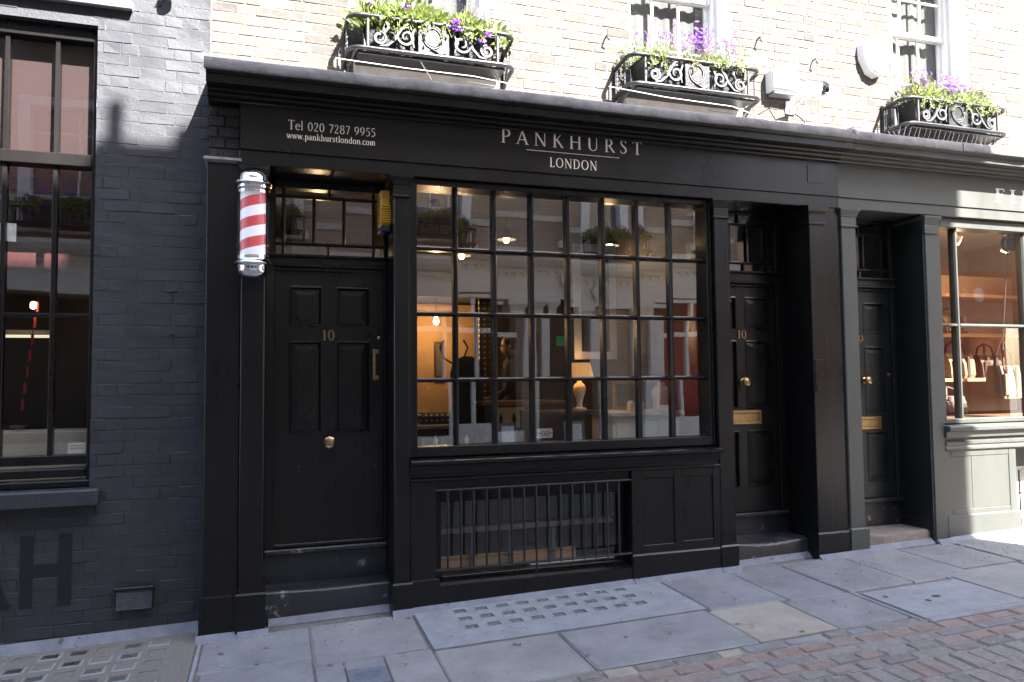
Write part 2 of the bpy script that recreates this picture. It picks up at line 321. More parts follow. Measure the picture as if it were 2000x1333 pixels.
def ribbon(mb, pts, f):
    n=len(pts); L_=[]
    for i in range(n):
        a=pts[max(i-1,0)]; b=pts[min(i+1,n-1)]; dx,dy=b[0]-a[0],b[1]-a[1]; l=math.hypot(dx,dy) or 1
        nx,ny=-dy/l,dx/l; w=pts[i][2]/2; L_.append((f(pts[i][0]+nx*w,pts[i][1]+ny*w),f(pts[i][0]-nx*w,pts[i][1]-ny*w)))
    vs_=[]; fs=[]
    for a,b in L_: vs_+=[a,b]
    for i in range(n-1): fs.append((2*i,2*i+1,2*i+3,2*i+2))
    mb.add(vs_,fs)
def text_width(s,trk): return sum(GL[c][0]+trk for c in s)-trk
def lettering(s, x0, x1, z, h, y, m, parent, name='lettering', trk=.0, depth=0., wgt=1., mirror=False, split=False):
    w=text_width(s,trk); k=(x1-x0)/w; mb=MB(); cx=0
    ords=[0]
    for c in s:
        gw,strokes=GL[c]
        for q,stk in enumerate(strokes):
            yy=y-.0002*(q%4)
            def f(u,v,cx=cx,yy=yy): return ((x0+(cx+u)*k) if not mirror else (x1-(cx+u)*k), yy, z+v*h)
            ribbon(mb,[(p[0],p[1],p[2]*wgt) for p in stk],f)
        cx+=gw+trk
        if split and c!=' ':
            o=mb.build(name,m,parent,recalc=False); mb=MB()
    if split: return o
    o=mb.build(name,m,parent,recalc=False)
    if depth:
        md=o.modifiers.new('solid','SOLIDIFY'); md.thickness=depth; md.offset=0
    return o

# ------------------------------------------------------------------ ground: pavement, slabs, road
def shear_ground(mb):             # meshes drawn on Z=0 are laid on the sloping street
    mb.v=[(x,y,z+GZ(x,y)) for (x,y,z) in mb.v]; return mb
def gbox(name,m,parent,x0,x1,y0,y1,z0,z1,c=.006,jit=0.):
    mb=MB().cbox(x0,x1,y0,y1,z0,z1,c)
    if jit: mb.v=[(x+rnd.uniform(-jit,jit),y+rnd.uniform(-jit,jit),z) for (x,y,z) in mb.v]
    return shear_ground(mb).build(name,m,parent)
g=MB(); g.add([(-60,-60,GZ(-60,-60)-.11),(60,-60,GZ(60,-60)-.11),(60,40,GZ(60,40)-.11),(-60,40,GZ(-60,40)-.11)],[(0,1,2,3)])
tag(g.build('ground',M['road']),kind='structure')
pav=tag(shear_ground(MB().box(-14,16,-1.36,.30,-.10,-.012)).build('pavement',M['joint']),kind='structure')
G=.006
SL=[(-.395,.255,-.56,-.005),(.255,.942,-.69,-.005),(2.85,3.47,-.765,-.005),(3.47,3.965,-.79,.11),(3.965,4.57,-.80,-.005),(4.57,5.18,-.80,-.005),(5.18,5.76,-.68,-.02),
    (-.37,.25,-1.355,-.56),(.942,1.745,-1.355,-.735),(1.745,2.815,-1.355,-.735),(3.395,3.955,-1.355,-.79),(4.92,5.72,-1.355,-.68),
    (5.76,6.5,-.7,-.02),(6.5,7.3,-.7,-.02),(7.3,8.2,-.7,-.02),(5.72,6.6,-1.355,-.7),(6.6,7.5,-1.355,-.7),(7.5,8.4,-1.355,-.7)]
for (a,b,c,d) in SL: gbox('slab',M['slab'],pav,a+G,b-G,c+G,d-G,-.06,rnd.uniform(-.004,.003),c=.009,jit=.006)
gbox('slab',M['slabwarm'],pav,2.815+G,3.395-G,-1.36+G,-.77-G,-.06,.001,jit=.003)
gbox('slab',M['slab'],pav,.25+G,.415,-1.355,-.69-G,-.06,.0,jit=.002)
gbox('slab',M['slab'],pav,.655,.942-G,-1.355,-.69-G,-.06,.0,jit=.002)
gbox('slab',M['slab'],pav,.421,.649,-.825,-.69-G,-.06,-.001,jit=.002)
# surround and big light concrete cover on the right
gbox('slab',M['slab'],pav,3.965,4.0,-1.42,-.80,-.06,-.001)
gbox('slab',M['slab'],pav,4.875,4.91,-1.42,-.69,-.06,-.001)
gbox('kerb_stone',M['concrete'],pav,4.0,5.9,-1.475,-1.432,-.06,.012,.012)
cov=tag(gbox('inspection_cover',M['concrete'],None,4.012,4.865,-1.42,-.865,-.05,.006,.004),'large pale concrete inspection cover set in the pavement by the road edge','cover')
scuff=MB()
for (x,y,l) in ((4.42,-1.12,.14),(4.3,-1.17,.07),(4.1,-1.0,.06)):
    pts=[(x+l*.4*math.cos(t*.9)*rnd.uniform(.5,1),y+.022*math.sin(t*.9)) for t in range(7)]
    scuff.add([(a,b,.0085) for a,b in pts],[tuple(range(7))])
shear_ground(scuff).build('tar_stain',mat('tar_stain',(.035,.035,.04),.7,var=.3),cov,recalc=False)
# pavement-light panel below the window
pl=thing('pavement_light','concrete pavement light with three rows of green glass lenses under the barred window','pavement light')
gbox('panel',M['concrete'],pl,.955,2.84,-.725,-.045,-.06,-.008,.006)
gr_=MB()
for (a,b) in [(.955,1.2075)]+[(1.2075+.109+i*.1525-.0,1.2075+(i+1)*.1525) for i in range(8)]+[(2.5365,2.84)]: gr_.box(a,b,-.725,-.045,-.05,.004)
for i in range(9):
    for (c,d) in ((-.725,-.497),(-.403,-.332),(-.238,-.172),(-.078,-.045)): gr_.box(1.2075+i*.1525,1.2075+i*.1525+.109,c,d,-.05,.004)
tag(shear_ground(gr_).build('rib_grid',M['concrete'],pl),kind='stuff')
def lens(parent,x,y,w=.085,d=.07,z=.004,solid=False):
    mb=MB(); a,b=w/2,d/2; k=.012
    mb.add([(x-a-k,y-b-k,z),(x+a+k,y-b-k,z),(x+a+k,y+b+k,z),(x-a-k,y+b+k,z),(x-a,y-b,z+.004),(x+a,y-b,z+.004),(x+a,y+b,z+.004),(x-a,y+b,z+.004),(x-a,y-b,z-.012),(x+a,y-b,z-.012),(x+a,y+b,z-.012),(x-a,y+b,z-.012)],
           [(0,1,5,4),(1,2,6,5),(2,3,7,6),(3,0,4,7),(4,5,9,8),(5,6,10,9),(6,7,11,10),(7,4,8,11)])
    o=shear_ground(mb).build('lens_frame',M['glassframe'] if (not solid or rnd.random()<.4) else M['aggregate'],parent)
    mg=MB().cbox(x-a+.004,x+a-.004,y-b+.003,y+b-.003,z-.02,z+rnd.choice((-.006,-.003,.0)),.004)
    shear_ground(mg).build('lens',M['glassblock'],o)
for i in range(9):
    for j,y in enumerate((-.125,-.285,-.45)): lens(pl,1.262+i*.1525,y)
pl2=thing('pavement_light','gritty aggregate pavement light with scattered glass lenses beside the painted brick wall','pavement light')
gbox('panel',M['aggregate'],pl2,-2.4,-.43,-1.3,.18,-.06,.002,.006)
gbox('slab',M['concrete'],pav,-.425,-.402,-1.3,.0,-.05,.0)
for i in range(8):
    for j in range(5):
        x,y=-1.72+i*.1525,.055-j*.172
        lens(pl2,x+rnd.uniform(-.004,.004),y,.1,.085,.002,True)
# small cast cover
mh=thing('drain_cover','small square cast-iron drain cover with a round emblem set in a slab','cover')
gbox('frame',M['castiron'],mh,.424,.646,-1.06,-.832,-.05,.002,.003)
gbox('lid',M['castiron'],mh,.436,.634,-1.048,-.845,-.05,.004,.002)
e=MB()
for rr in (.078,.066): e.tube([(.535+rr*math.cos(R(a)),-.945+rr*math.sin(R(a)),.004) for a in range(0,360,15)],.0025,5,True)
for q in range(-4,5):
    hh=math.sqrt(max(0,.064**2-(q*.014)**2)); e.box(.535+q*.014-.002,.535+q*.014+.002,-.945-hh,-.945+hh,.002,.0065)
shear_ground(e).build('raised_emblem',M['castiron'],mh)
gbox('slab',M['slab'],pav,.421,.649,-1.355,-1.066,-.06,-.001)

gum=MB(); grit=MB()
for i in range(46):
    x,y=rnd.uniform(-.35,7),rnd.uniform(-1.33,-.08); r=rnd.uniform(.006,.02); n=9; ph=rnd.random()*6
    gum.add([(x+r*math.cos(ph+k*2*math.pi/n)*rnd.uniform(.75,1.2),y+r*.9*math.sin(ph+k*2*math.pi/n),.0062) for k in range(n)],[tuple(range(n))])
for i in range(260):
    x,y=rnd.uniform(-.4,6.5),-.06-abs(rnd.gauss(0,.35)); r=rnd.uniform(.002,.006)
    if y>-1.36: grit.box(x-r,x+r,y-r*.7,y+r*.7,.003,.008+r)
tag(shear_ground(gum).build('gum_spots',mat('old_gum',(.155,.15,.15),.85,var=.3),pav,recalc=False),kind='stuff')
tag(shear_ground(grit).build('grit',mat('pale_grit',(.42,.39,.35),.9),pav),kind='stuff')
road=tag(shear_ground(MB().box(-14,16,-6.0,-1.362,-.10,-.009)).build('road',M['road']),kind='structure')
def sett(m,x,y,l,w,rz=0):
    mb=MB().cbox(-l/2,l/2,-w/2,w/2,-.06,rnd.uniform(-.004,.004),.011)
    mb.v=[(a+rnd.uniform(-.004,.004),b+rnd.uniform(-.004,.004),c+(rnd.uniform(-.002,.002) if c>-.03 else 0)) for a,b,c in mb.v]
    cs,sn=math.cos(rz),math.sin(rz); mb.v=[(x+a*cs-b*sn,y+a*sn+b*cs,c) for a,b,c in mb.v]
    shear_ground(mb).build('paver' if m is M['paver'] else 'sett',m,road)
x=.7
while x<6.2:                       # broken edging strip
    l=rnd.uniform(.12,.3)
    if x+l<3.95: sett(rnd.choice((M['sett'],M['slab'],M['sett'],M['slabwarm'])),x+l/2,-1.415,l-.01,.085)
    x+=l
for k in range(26): sett(M['paver'],1.49+k*.2077-.3,-1.53,.2,.098)
x=.7
while x<6.2:
    l=rnd.uniform(.2,.34); sett(M['sett'],x+l/2,-1.632,l-.012,.088); x+=l
x=.8; k=0
while x<6.2:
    l=rnd.choice((.2077,.2077,.2077,.17)); sett(M['sett'] if rnd.random()<.22 else M['paver'],x+l/2,-1.735,l-.008,.098); x+=l
x=.9
while x<6.2:
    l=rnd.uniform(.17,.3); sett(M['sett'],x+l/2,-1.84,l-.012,.09); x+=l
for r_ in range(4):                # courses turned across the street
    x=1.6
    while x<6.0:
        w_=rnd.uniform(.10,.16); sett(rnd.choice((M['sett'],M['sett'],M['paver'])),x+w_/2,-1.89-.1-r_*.213+rnd.uniform(-.03,.03)*(r_>0),.2,w_-.012,R(90)+R(rnd.uniform(-3,3))); x+=w_
opp=tag(shear_ground(MB().box(-14,16,-12,-6.0,-.10,.05)).build('pavement',M['slab']),kind='structure')

# ------------------------------------------------------------------ brick laying
def brick_mesh(L_,h,d,m,ch=.005,j=.002):
    mb=MB().cbox(-L_/2,L_/2,0,d,-h/2,h/2,ch)
    mb.v=[(a+rnd.uniform(-j,j),b+rnd.uniform(-j,j)*(b<d*.5),c+rnd.uniform(-j,j)) for a,b,c in mb.v]
    return mb.mesh(m,name='brick')
def lay(parent,m,y,xa,xb,z0,z1,course,gap,proud,blocked,seen,rest_name=None,sl=.215,hl=.1025,seq=None):
    var={k:[brick_mesh(l,course-gap,proud+.03,m,min(.005,proud*.8),.0022) for _ in range(5)] for k,l in (('s',sl),('h',hl))}
    rest=MB(); row=0; z=z0
    while z<z1-course*.4:
        x=xa-rnd.uniform(0,.02)-(0.16 if row%2 else 0.0); k=row%2
        while x<xb:
            typ='sh'[k%2] if seq is None else seq(row,k); l=sl if typ=='s' else hl
            a,b=max(x,xa),min(x+l,xb)
            if b-a>.035:
                for (a2,b2) in blocked(a,b,z,z+course):
                    if b2-a2<.03: continue
                    cx,cz=(a2+b2)/2,z+course/2
                    if seen(cx,cz):
                        o=obj('brick',rnd.choice(var[typ]),parent,(cx,y-proud+rnd.uniform(-.0015,.0015),cz)); o.scale=((b2-a2)/l,1,1); o.rotation_euler=(rnd.uniform(-.01,.01),rnd.uniform(-.006,.006),rnd.uniform(-.006,.006))
                    elif rest_name: rest.cbox(a2,b2,y-proud,y+.03,z+gap/2,z+course-gap/2,.004)
            x+=l+gap; k+=1
        z+=course; row+=1
    if rest_name and rest.v: tag(rest.build(rest_name,m,parent),kind='stuff')
def cut(holes):
    def f(a,b,z0,z1):
        seg=[(a,b)]
        for (ha,hb,hz0,hz1) in holes:
            if z1<=hz0+.02 or z0>=hz1-.02: continue
            ns=[]
            for (p,q) in seg:
                if q<=ha or p>=hb: ns.append((p,q)); continue
                if p<ha: ns.append((p,ha))
                if q>hb: ns.append((hb,q))
            seg=ns
        return seg
    return f
def wall_with_holes(name,m,parent,x0,x1,y0,y1,z0,z1,holes):
    xs=sorted({x0,x1,*[h[0] for h in holes],*[h[1] for h in holes]}); zs=sorted({z0,z1,*[h[2] for h in holes],*[h[3] for h in holes]})
    xs=[q for q in xs if x0<=q<=x1]; zs=[q for q in zs if z0<=q<=z1]; ix={}; mb=MB()
    solid=lambda i,j: 0<=i<len(xs)-1 and 0<=j<len(zs)-1 and not any(h[0]<=(xs[i]+xs[i+1])/2<=h[1] and h[2]<=(zs[j]+zs[j+1])/2<=h[3] for h in holes)
    def q(a,b,c,d): mb.add([a,b,c,d],[(0,1,2,3)])
    for i in range(len(xs)-1):
        for j in range(len(zs)-1):
            if not solid(i,j): continue
            a,b,c,d=xs[i],xs[i+1],zs[j],zs[j+1]
            q((a,y0,c),(b,y0,c),(b,y0,d),(a,y0,d)); q((b,y1,c),(a,y1,c),(a,y1,d),(b,y1,d))
            if not solid(i-1,j): q((a,y1,c),(a,y0,c),(a,y0,d),(a,y1,d))
            if not solid(i+1,j): q((b,y0,c),(b,y1,c),(b,y1,d),(b,y0,d))
            if not solid(i,j-1): q((a,y1,c),(b,y1,c),(b,y0,c),(a,y0,c))
            if not solid(i,j+1): q((a,y0,d),(b,y0,d),(b,y1,d),(a,y1,d))
    return mb.build(name,m,parent,recalc=False)

ZV=lambda X: 4.37+.152*(X+.41)+.10     # top of what the camera sees of the wall
# --- stock-brick house over the barber shop
hA=thing('brick_house','sunlit pale stock-brick house wall above the black shopfront','house')
holesA=[(.64,1.60,3.97,5.75),(2.84,3.82,3.97,5.75)]
wall_with_holes('wall',M['mortar'],hA,-.41,4.72,.25,.62,3.62,10.5,holesA)
lay(hA,M['brick_a'],.25,-.40,4.72,3.70,6.0,.0752,.010,.0035,cut([(a-.0,b,c-.14,d) for a,b,c,d in holesA]),lambda x,z:z<ZV(x),'brick_courses')
# --- redder brick house next door
hB=thing('brick_house','sunlit redder brick house wall above the grey shopfront, with a security light','house')
hB['label']='sunlit redder brick house wall above the grey shopfront at the street end'
holesB=[(5.60,6.55,3.97,5.75),(8.6,9.5,3.97,5.75)]
wall_with_holes('wall',M['mortar'],hB,4.72,14,.25,.62,3.62,10.5,holesB)
lay(hB,M['brick_b'],.25,4.73,7.75,3.70,6.0,.0745,.010,.0035,cut([(a,b,c-.14,d) for a,b,c,d in holesB]),lambda x,z:z<ZV(x) and x<7.15,'brick_courses')
# --- sash windows
def sash(house,x0,x1,zs,zt,zm,nb=3):
    w=MB(); y=.46
    w.cbox(x0+.002,x0+.05,y-.03,y+.1,zs,zt,.004).cbox(x1-.05,x1-.002,y-.03,y+.1,zs,zt,.004).cbox(x0+.05,x1-.05,y-.03,y+.1,zs,zs+.05,.004)
    fr=w.build('window',M['whitep'],house)
    a,b=x0+.05,x1-.05
    for (z0,z1,yy) in ((zs+.05,zm,y+.035),(zm-.035,zt,y)):
        s=MB(); s.cbox(a,a+.045,yy,yy+.035,z0,z1,.004).cbox(b-.045,b,yy,yy+.035,z0,z1,.004).cbox(a+.045,b-.045,yy,yy+.035,z0,z0+.045,.004).cbox(a+.045,b-.045,yy,yy+.035,z1-.04,z1,.004)
        s.build('sash',M['whitep'],fr)
        gx0,gx1=a+.045,b-.045; pw=(gx1-gx0)/nb; hz=(z0+.045+z1-.04)/2
        for k in range(1,nb): bx('glazing_bar',M['whitep'],fr,gx0+k*pw-.011,gx0+k*pw+.011,yy+.005,yy+.03,z0+.045,z1-.04)
        bx('glazing_bar',M['whitep'],fr,gx0,gx1,yy+.007,yy+.028,hz-.011,hz+.011)
        for k in range(nb):
            for (c,d) in ((z0+.045,hz-.011),(hz+.011,z1-.04)):
                p0,p1=gx0+k*pw+.011,gx0+(k+1)*pw-.011
                MB().add([(p0,yy+.018,c),(p1,yy+.018,c),(p1,yy+.018,d),(p0,yy+.018,d)],[(0,1,2,3)]).build('pane',M['sashglass'],fr,recalc=False)
    bx('reveal_lining',M['stucco'],house,x1-.012,x1-.001,.245,.429,zs,zt,.001)
    bx('reveal_lining',M['stucco'],house,x0+.001,x0+.012,.245,.429,zs,zt,.001)
    bx('sill',M['stone'],house,x0-.07,x1+.08,.19,.46,zs-.15,zs-.002,.008)
CUR=mat('shade_grey_curtain',(.085,.083,.082),.9,var=.12,streak=(14,1,.3),vs_=3)  # curtain grey stands in for pane reflection and a room out of sun
for hs,(x0,x1) in ((hA,(.64,1.60)),(hA,(2.84,3.82)),(hB,(5.60,6.55))):
    sash(hs,x0,x1,3.97,5.75,5.035 if hs is hB else 5.02)
    c=MB(); n=60
    prof=[(x0-.1+(x1-x0+.2)*i/n,.58+.005*math.sin(i*1.3)+.006*math.sin(i*.47)) for i in range(n+1)]
    c.add([(a,b,z) for z in (3.6,5.9) for a,b in prof],[(i,i+1,n+2+i,n+1+i) for i in range(n)])
    tag(c.build('curtain',CUR,None,smooth=60,recalc=False),{.64:'shade-grey curtain behind the sash window above the telephone number',2.84:'shade-grey curtain behind the sash window above the end of the shop name',5.6:'shade-grey curtain behind the sash window by the burglar alarm'}[x0],'curtain')
tag(MB().box(-.3,14,2.2,2.3,3.62,8).build('interior_wall',M['stucco']),kind='structure')
tag(MB().box(-.3,14,.63,2.2,3.55,3.60).build('interior_floor',M['darkroom']),kind='structure')

# --- painted brick house on the left
hC=thing('painted_brick_house','dark painted brick house at the left with tall shop windows, red inside','house')  # red is the colour of the blind, banner and walls within
holesC=[(-2.6,-1.11,.95,4.02),(-6.5,-3.2,.95,4.02)]
wall_with_holes('wall',M['walljoint'],hC,-14,-.412,.25,.62,-.4,10.5,holesC)
def seqC(row,k): return 's' if row%3 else ('h' if k%3 else 's')
lay(hC,M['wallpaint'],.25,-1.78,-.415,-.06,5.2,.0765,.006,.0028,cut([(-2.6,-1.11,.84,4.02)]),lambda x,z:z<4.45,'brick_courses',seq=seqC)
y=.335
w=MB(); w.cbox(-1.145,-1.112,y-.02,y+.09,1.0,4.02,.004).cbox(-2.6,-1.145,y-.02,y+.09,3.93,4.02,.004).cbox(-2.6,-1.145,y-.03,y+.09,3.07,3.155,.006).cbox(-2.6,-1.145,y-.01,y+.09,1.10,1.16,.004).cbox(-2.6,-1.145,y-.035,y+.09,1.02,1.075,.006).cbox(-2.6,-1.112,y-.06,y+.09,.955,1.0,.006)
fr=w.build('window',M['black'],hC)
for X in (-1.364,-1.655,-1.95,-2.25): 
    bx('mullion',M['black'],fr,X-.014,X+.014,y,y+.06,3.155,3.93); bx('mullion',M['black'],fr,X-.014,X+.014,y,y+.06,1.16,3.07)
bx('glazing_bar',M['black'],fr,-2.6,-1.145,y+.004,y+.055,2.065,2.09)
xs=[-1.145,-1.364,-1.655,-1.95,-2.25,-2.6]
for i in range(5):
    a,b=xs[i+1]+.019,xs[i]-(.019 if i else 0)
    for (c,d) in ((3.155,3.93),(2.09,3.07),(1.16,2.065)):
        MB().add([(a,y+.03,c),(b,y+.03,c),(b,y+.03,d),(a,y+.03,d)],[(0,1,2,3)]).build('pane',M['sashglass'] if c>3 else M['oldglass'],fr,recalc=False)
bx('sill',M['walljoint'],hC,-2.7,-1.043,.15,.33,.845,.952,.01)
hood=MB().prism([(.249,4.145),(.19,4.14),(.185,4.15),(.185,4.19),(.249,4.21)],'X',-3.2,-.90); hood.build('sign_hood',mat('hood_paint',(.25,.25,.25),.5,var=.2),hC)
bx('fillet',M['fillet'],hC,-.44,-.412,.0,.24,-.3,.03,.01)
f=MB().prism([(.24,.055),(.19,-.01),(.19,-.1),(.24,-.1)],'X',-1.9,-.43); f.v=[(a,b,c+GZ(a,.2)) for a,b,c in f.v]; f.build('fillet',M['fillet'],hC)
v=MB(); v.box(-.94,-.725,.236,.24,.155,.285).cbox(-.955,-.715,.205,.245,.283,.302,.004).cbox(-.945,-.938,.224,.245,.15,.283,.002).cbox(-.727,-.72,.224,.245,.15,.283,.002).cbox(-.836,-.829,.226,.245,.15,.283,.002)
vent=thing('air_vent','black louvred air vent low on the painted brick wall','vent')
v.build('frame',M['iron'],vent)
for i in range(10):
    z=.158+i*.0125; MB().prism([(.214,z),(.212,z+.003),(.232,z+.008),(.232,z+.005)],'X',-.937,-.728).build('slat',M['castiron'],vent)
sg=MB()
def plate(x0,x1,z0,z1): sg.add([(x0,.2425,z0),(x1,.2425,z0),(x1,.2425,z1),(x0,.2425,z1)],[(0,1,2,3)])
plate(-1.489,-1.418,.22,.67); plate(-1.275,-1.203,.22,.67)
sg.add([(-1.418,.2425,.415),(-1.275,.2425,.415),(-1.275,.2425,.485),(-1.418,.2425,.485)],[(0,1,2,3)])
sg.add([(-1.62,.2423,.22),(-1.537,.2423,.22),(-1.69,.2423,.67),(-1.76,.2423,.67)],[(0,1,2,3)])
sg.build('lettering',M['letter_black'],hC,recalc=False)
MB().lathe([(.012,0),(.012,-.012),(.006,-.02)],(-.63,.247,1.955),'Y',10).build('wall_plug',M['wallpaint'],hC,smooth=40)
MB().tube([(-.66,.246,2.243),(-.62,.225,2.243),(-.605,.225,2.25)],.008,6).build('hook',M['wallpaint'],hC,smooth=40)
lp=MB(); lp.lathe([(.02,-.03),(.042,-.02),(.045,.02),(.03,.035)],(-.67,.16,4.30),'Z',12); lp.tube([(-.67,.25,4.35),(-.67,.16,4.33)],.01,6); lp.tube([(-.69,.245,4.34),(-.75,.243,4.24),(-.765,.243,4.2),(-.73,.243,4.21),(-.70,.243,4.32)],.004,5)
tag(lp.build('wall_lamp',M['iron'],None,smooth=40),'small dark wall lamp with looped cable on the sunlit painted brick','lamp')

# ------------------------------------------------------------------ black barber shopfront
K=M['black']; TP=M['taupe']
shop=thing('shopfront','black timber barber shopfront with small-paned window and cream lettering on its fascia','shopfront')
shop2=thing('shopfront','taupe grey shopfront at the street end, half in sun, white lettering on its fascia','shopfront')
def pilaster(parent,m,x0,x1,zb,zt,y=0.,gx=None,base=.26,cap=True,back=.45):
    g0=GZ((x0+x1)/2)-.12
    o=bx('pilaster',m,parent,x0,x1,y,back,g0,zt,.005)
    if cap:
        e=.0
        MB().loft([(x0-.004,x1+.004,y-.006,back-.05,zt-.165),(x0-.012,x1+.012,y-.016,back-.05,zt-.160),(x0-.012,x1+.012,y-.016,back-.05,zt-.150),(x0-.003,x1+.003,y-.004,back-.05,zt-.142),
                   (x0-.003,x1+.003,y-.004,back-.05,zt-.075),(x0-.008,x1+.008,y-.010,back-.05,zt-.070),(x0-.012,x1+.012,y-.014,back-.05,zt-.045),(x0-.026,x1+.026,y-.03,back-.05,zt-.022),(x0-.030,x1+.030,y-.034,back-.05,zt-.018),(x0-.030,x1+.030,y-.034,back-.05,zt-.002)]).build('capital',m,o)
    b=base
    MB().loft([(x0-.018,x1+.018,y-.022,back-.08,g0),(x0-.018,x1+.018,y-.022,back-.08,b-.012),(x0-.012,x1+.012,y-.014,back-.08,b),(x0-.003,x1+.003,y-.003,back-.08,b+.002)]).build('base',m,o)
    return o
def fillet(parent,x0,x1,y,m=None,h=.035,d=.05):
    f=MB().prism([(y,h),(y-d,-.004),(y-d,-.08),(y,-.08)],'X',x0,x1); f.v=[(a,b,c+GZ(a,b)) for a,b,c in f.v]
    f.v=[(a,b+rnd.uniform(-.004,.004),c) for a,b,c in f.v]
    f.build('fillet',m or M['fillet'],parent)
# pier and first pilaster
bx('pier',K,shop,-.405,-.19,.004,.45,-.2,3.085,.006)
MB().loft([(-.425,-.188,-.016,.4,-.2),(-.425,-.188,-.016,.4,.238),(-.419,-.188,-.01,.4,.252),(-.408,-.188,.0,.4,.255)]).build('base',K,shop)
MB().loft([(-.408,-.19,.0,.4,3.085),(-.425,-.19,-.02,.4,3.10),(-.425,-.19,-.02,.4,3.115),(-.41,-.19,.01,.4,3.125)]).build('capping',M['lead'],shop)
pilaster(shop,K,-.187,-.037,0,3.09,-.012,base=.255)
pilaster(shop,K,.83,.937,0,3.09,0,base=.225)
pilaster(shop,K,3.449,3.574,0,3.09,0,base=.285)
pilaster(shop,K,4.384,4.537,0,3.09,-.004,base=.318)
bx('pier',K,shop,4.539,4.70,.012,.45,-.1,3.088,.004)
MB().loft([(4.556,4.70,-.012,.4,-.1),(4.556,4.70,-.012,.4,.30),(4.556,4.70,-.004,.4,.318),(4.556,4.70,.008,.4,.32)]).build('base',K,shop)
bx('meter_plate',K,shop,4.398,4.488,-.011,.0,1.50,1.77,.003)
pilaster(shop2,TP,4.726,4.88,0,3.088,0,base=.33)
pilaster(shop2,TP,5.657,5.80,0,3.075,0,base=.15)
bx('pier_edge',TP,shop2,4.703,4.724,.03,.45,-.1,3.088,.002)
for (a,b,y) in ((-.44,-.19,-.016),(-.19,.0,-.034),(.0,.815,.147),(.812,.955,-.022),(.955,1.15,-.01),(1.15,2.66,-.004),(2.66,3.43,-.014),(3.43,3.595,-.022),(3.6,4.37,.11),(4.365,4.715,-.026),): fillet(shop,a,b,y)
for (a,b,y) in ((4.715,4.9,-.022),(4.9,5.64,.048),(5.64,5.82,-.022),(5.82,6.7,-.005)): fillet(shop2,a,b,y)
# frieze brick stub at the left end
stub=MB().box(-.40,-.20,.085,.45,3.115,3.50); so=stub.build('brick_stub',M['darkbrick'],shop)
for r_ in range(5):
    for (a,b) in (((-.398,-.30),(-.292,-.203)) if r_%2 else ((-.398,-.345),(-.337,-.203))):
        MB().cbox(a,b,.074,.1,3.13+r_*.074,3.196+r_*.074,.006).build('brick',M['darkbrick'],so)
# fascia
fas=MB().box(-.20,4.700,-.008,.45,3.187,3.53).build('fascia',K,shop)
MB().cbox(-.205,4.700,.004,.45,3.09,3.187,.004).build('architrave',K,shop)
lettering('PANKHURST',1.625,2.80,3.391,.105,-.0095,M['cream'],fas,trk=.34,wgt=1.0,name='letter',split=True)
lettering('LONDON',2.012,2.407,3.237,.074,-.0095,M['cream'],fas,trk=.1,wgt=.95,name='letter',split=True)
lettering('Tel 020 7287 9955',.105,.70,3.347,.066,-.0095,M['cream'],fas,trk=.03,wgt=1.15)
lettering('www.pankhurstlondon.com',.098,.70,3.284,.047,-.0095,M['cream'],fas,trk=.02,wgt=1.2)
bx('rule',M['cream'],fas,1.827,2.60,-.0095,-.007,3.3515,3.3565,.001)
bx('hatch',K,fas,4.378,4.542,-.013,-.002,3.288,3.443,.002)
fas2=MB().box(4.702,12.0,-.006,.45,3.187,3.53).build('fascia',TP,shop2)
MB().cbox(4.702,12.0,.006,.45,3.09,3.187,.004).build('architrave',TP,shop2)
lettering('FIL',6.515,6.98,3.262,.126,-.0075,M['white_letter'],fas2,trk=.3,wgt=1.,name='letter',split=True)
lettering('SE',6.85,6.96,3.205,.04,-.0075,M['white_letter'],fas2,trk=.2,wgt=1.3)
CP=[(.1,3.49),(-.018,3.492),(-.026,3.500),(-.026,3.512),(-.044,3.518),(-.052,3.532),(-.052,3.540),(-.070,3.546),(-.078,3.558),(-.078,3.566),(-.186,3.556),(-.196,3.546),(-.206,3.548),(-.208,3.600),(-.218,3.604),(-.226,3.618),(-.240,3.628),(-.250,3.632),(-.252,3.646),(.1,3.70)]
MB().prism(CP,'X',-.402,4.698).build('cornice',K,shop)
MB().prism(CP,'X',4.70,12.0).build('cornice',TP,shop2)
LP_=[(-.235,3.616),(-.258,3.614),(-.266,3.624),(-.262,3.684),(-.250,3.692),(.0,3.715),(.262,3.79),(.262,3.70),(.1,3.702),(-.245,3.655)]  # lead front also drawn down over the cornice lip to imitate bounced light
def lead(parent,x0,x1,n):
    for i in range(n):
        a=x0+(x1-x0)*i/n-.02*(i>0); b=x0+(x1-x0)*(i+1)/n; k=.003*(i%2)
        mb=MB(); m_=16; vs_=[]; fs=[]; q=len(LP_)
        for j in range(m_+1):
            x=a+(b-a)*j/m_; t=rnd.uniform(-.004,.004)
            for (u,w_) in LP_: vs_.append((x,u+(t-k if u<-.1 else 0),w_+t*.7+k))
        for j in range(m_):
            for c in range(q): fs.append((j*q+c,j*q+(c+1)%q,(j+1)*q+(c+1)%q,(j+1)*q+c))
        fs+=[tuple(range(q)),tuple(range(m_*q,(m_+1)*q))[::-1]]
        mb.add(vs_,fs).build('lead_flashing',M['lead'],parent,smooth=45)
lead(shop,-.41,4.66,4); lead(shop2,4.66,9.5,4)
MB().lathe([(.0,0),(.04,.0),(.05,.03),(.03,.06),(.0,.07)],(4.66,-.23,3.655),'Z',10).build('lead_knuckle',M['lead'],shop2,smooth=50)

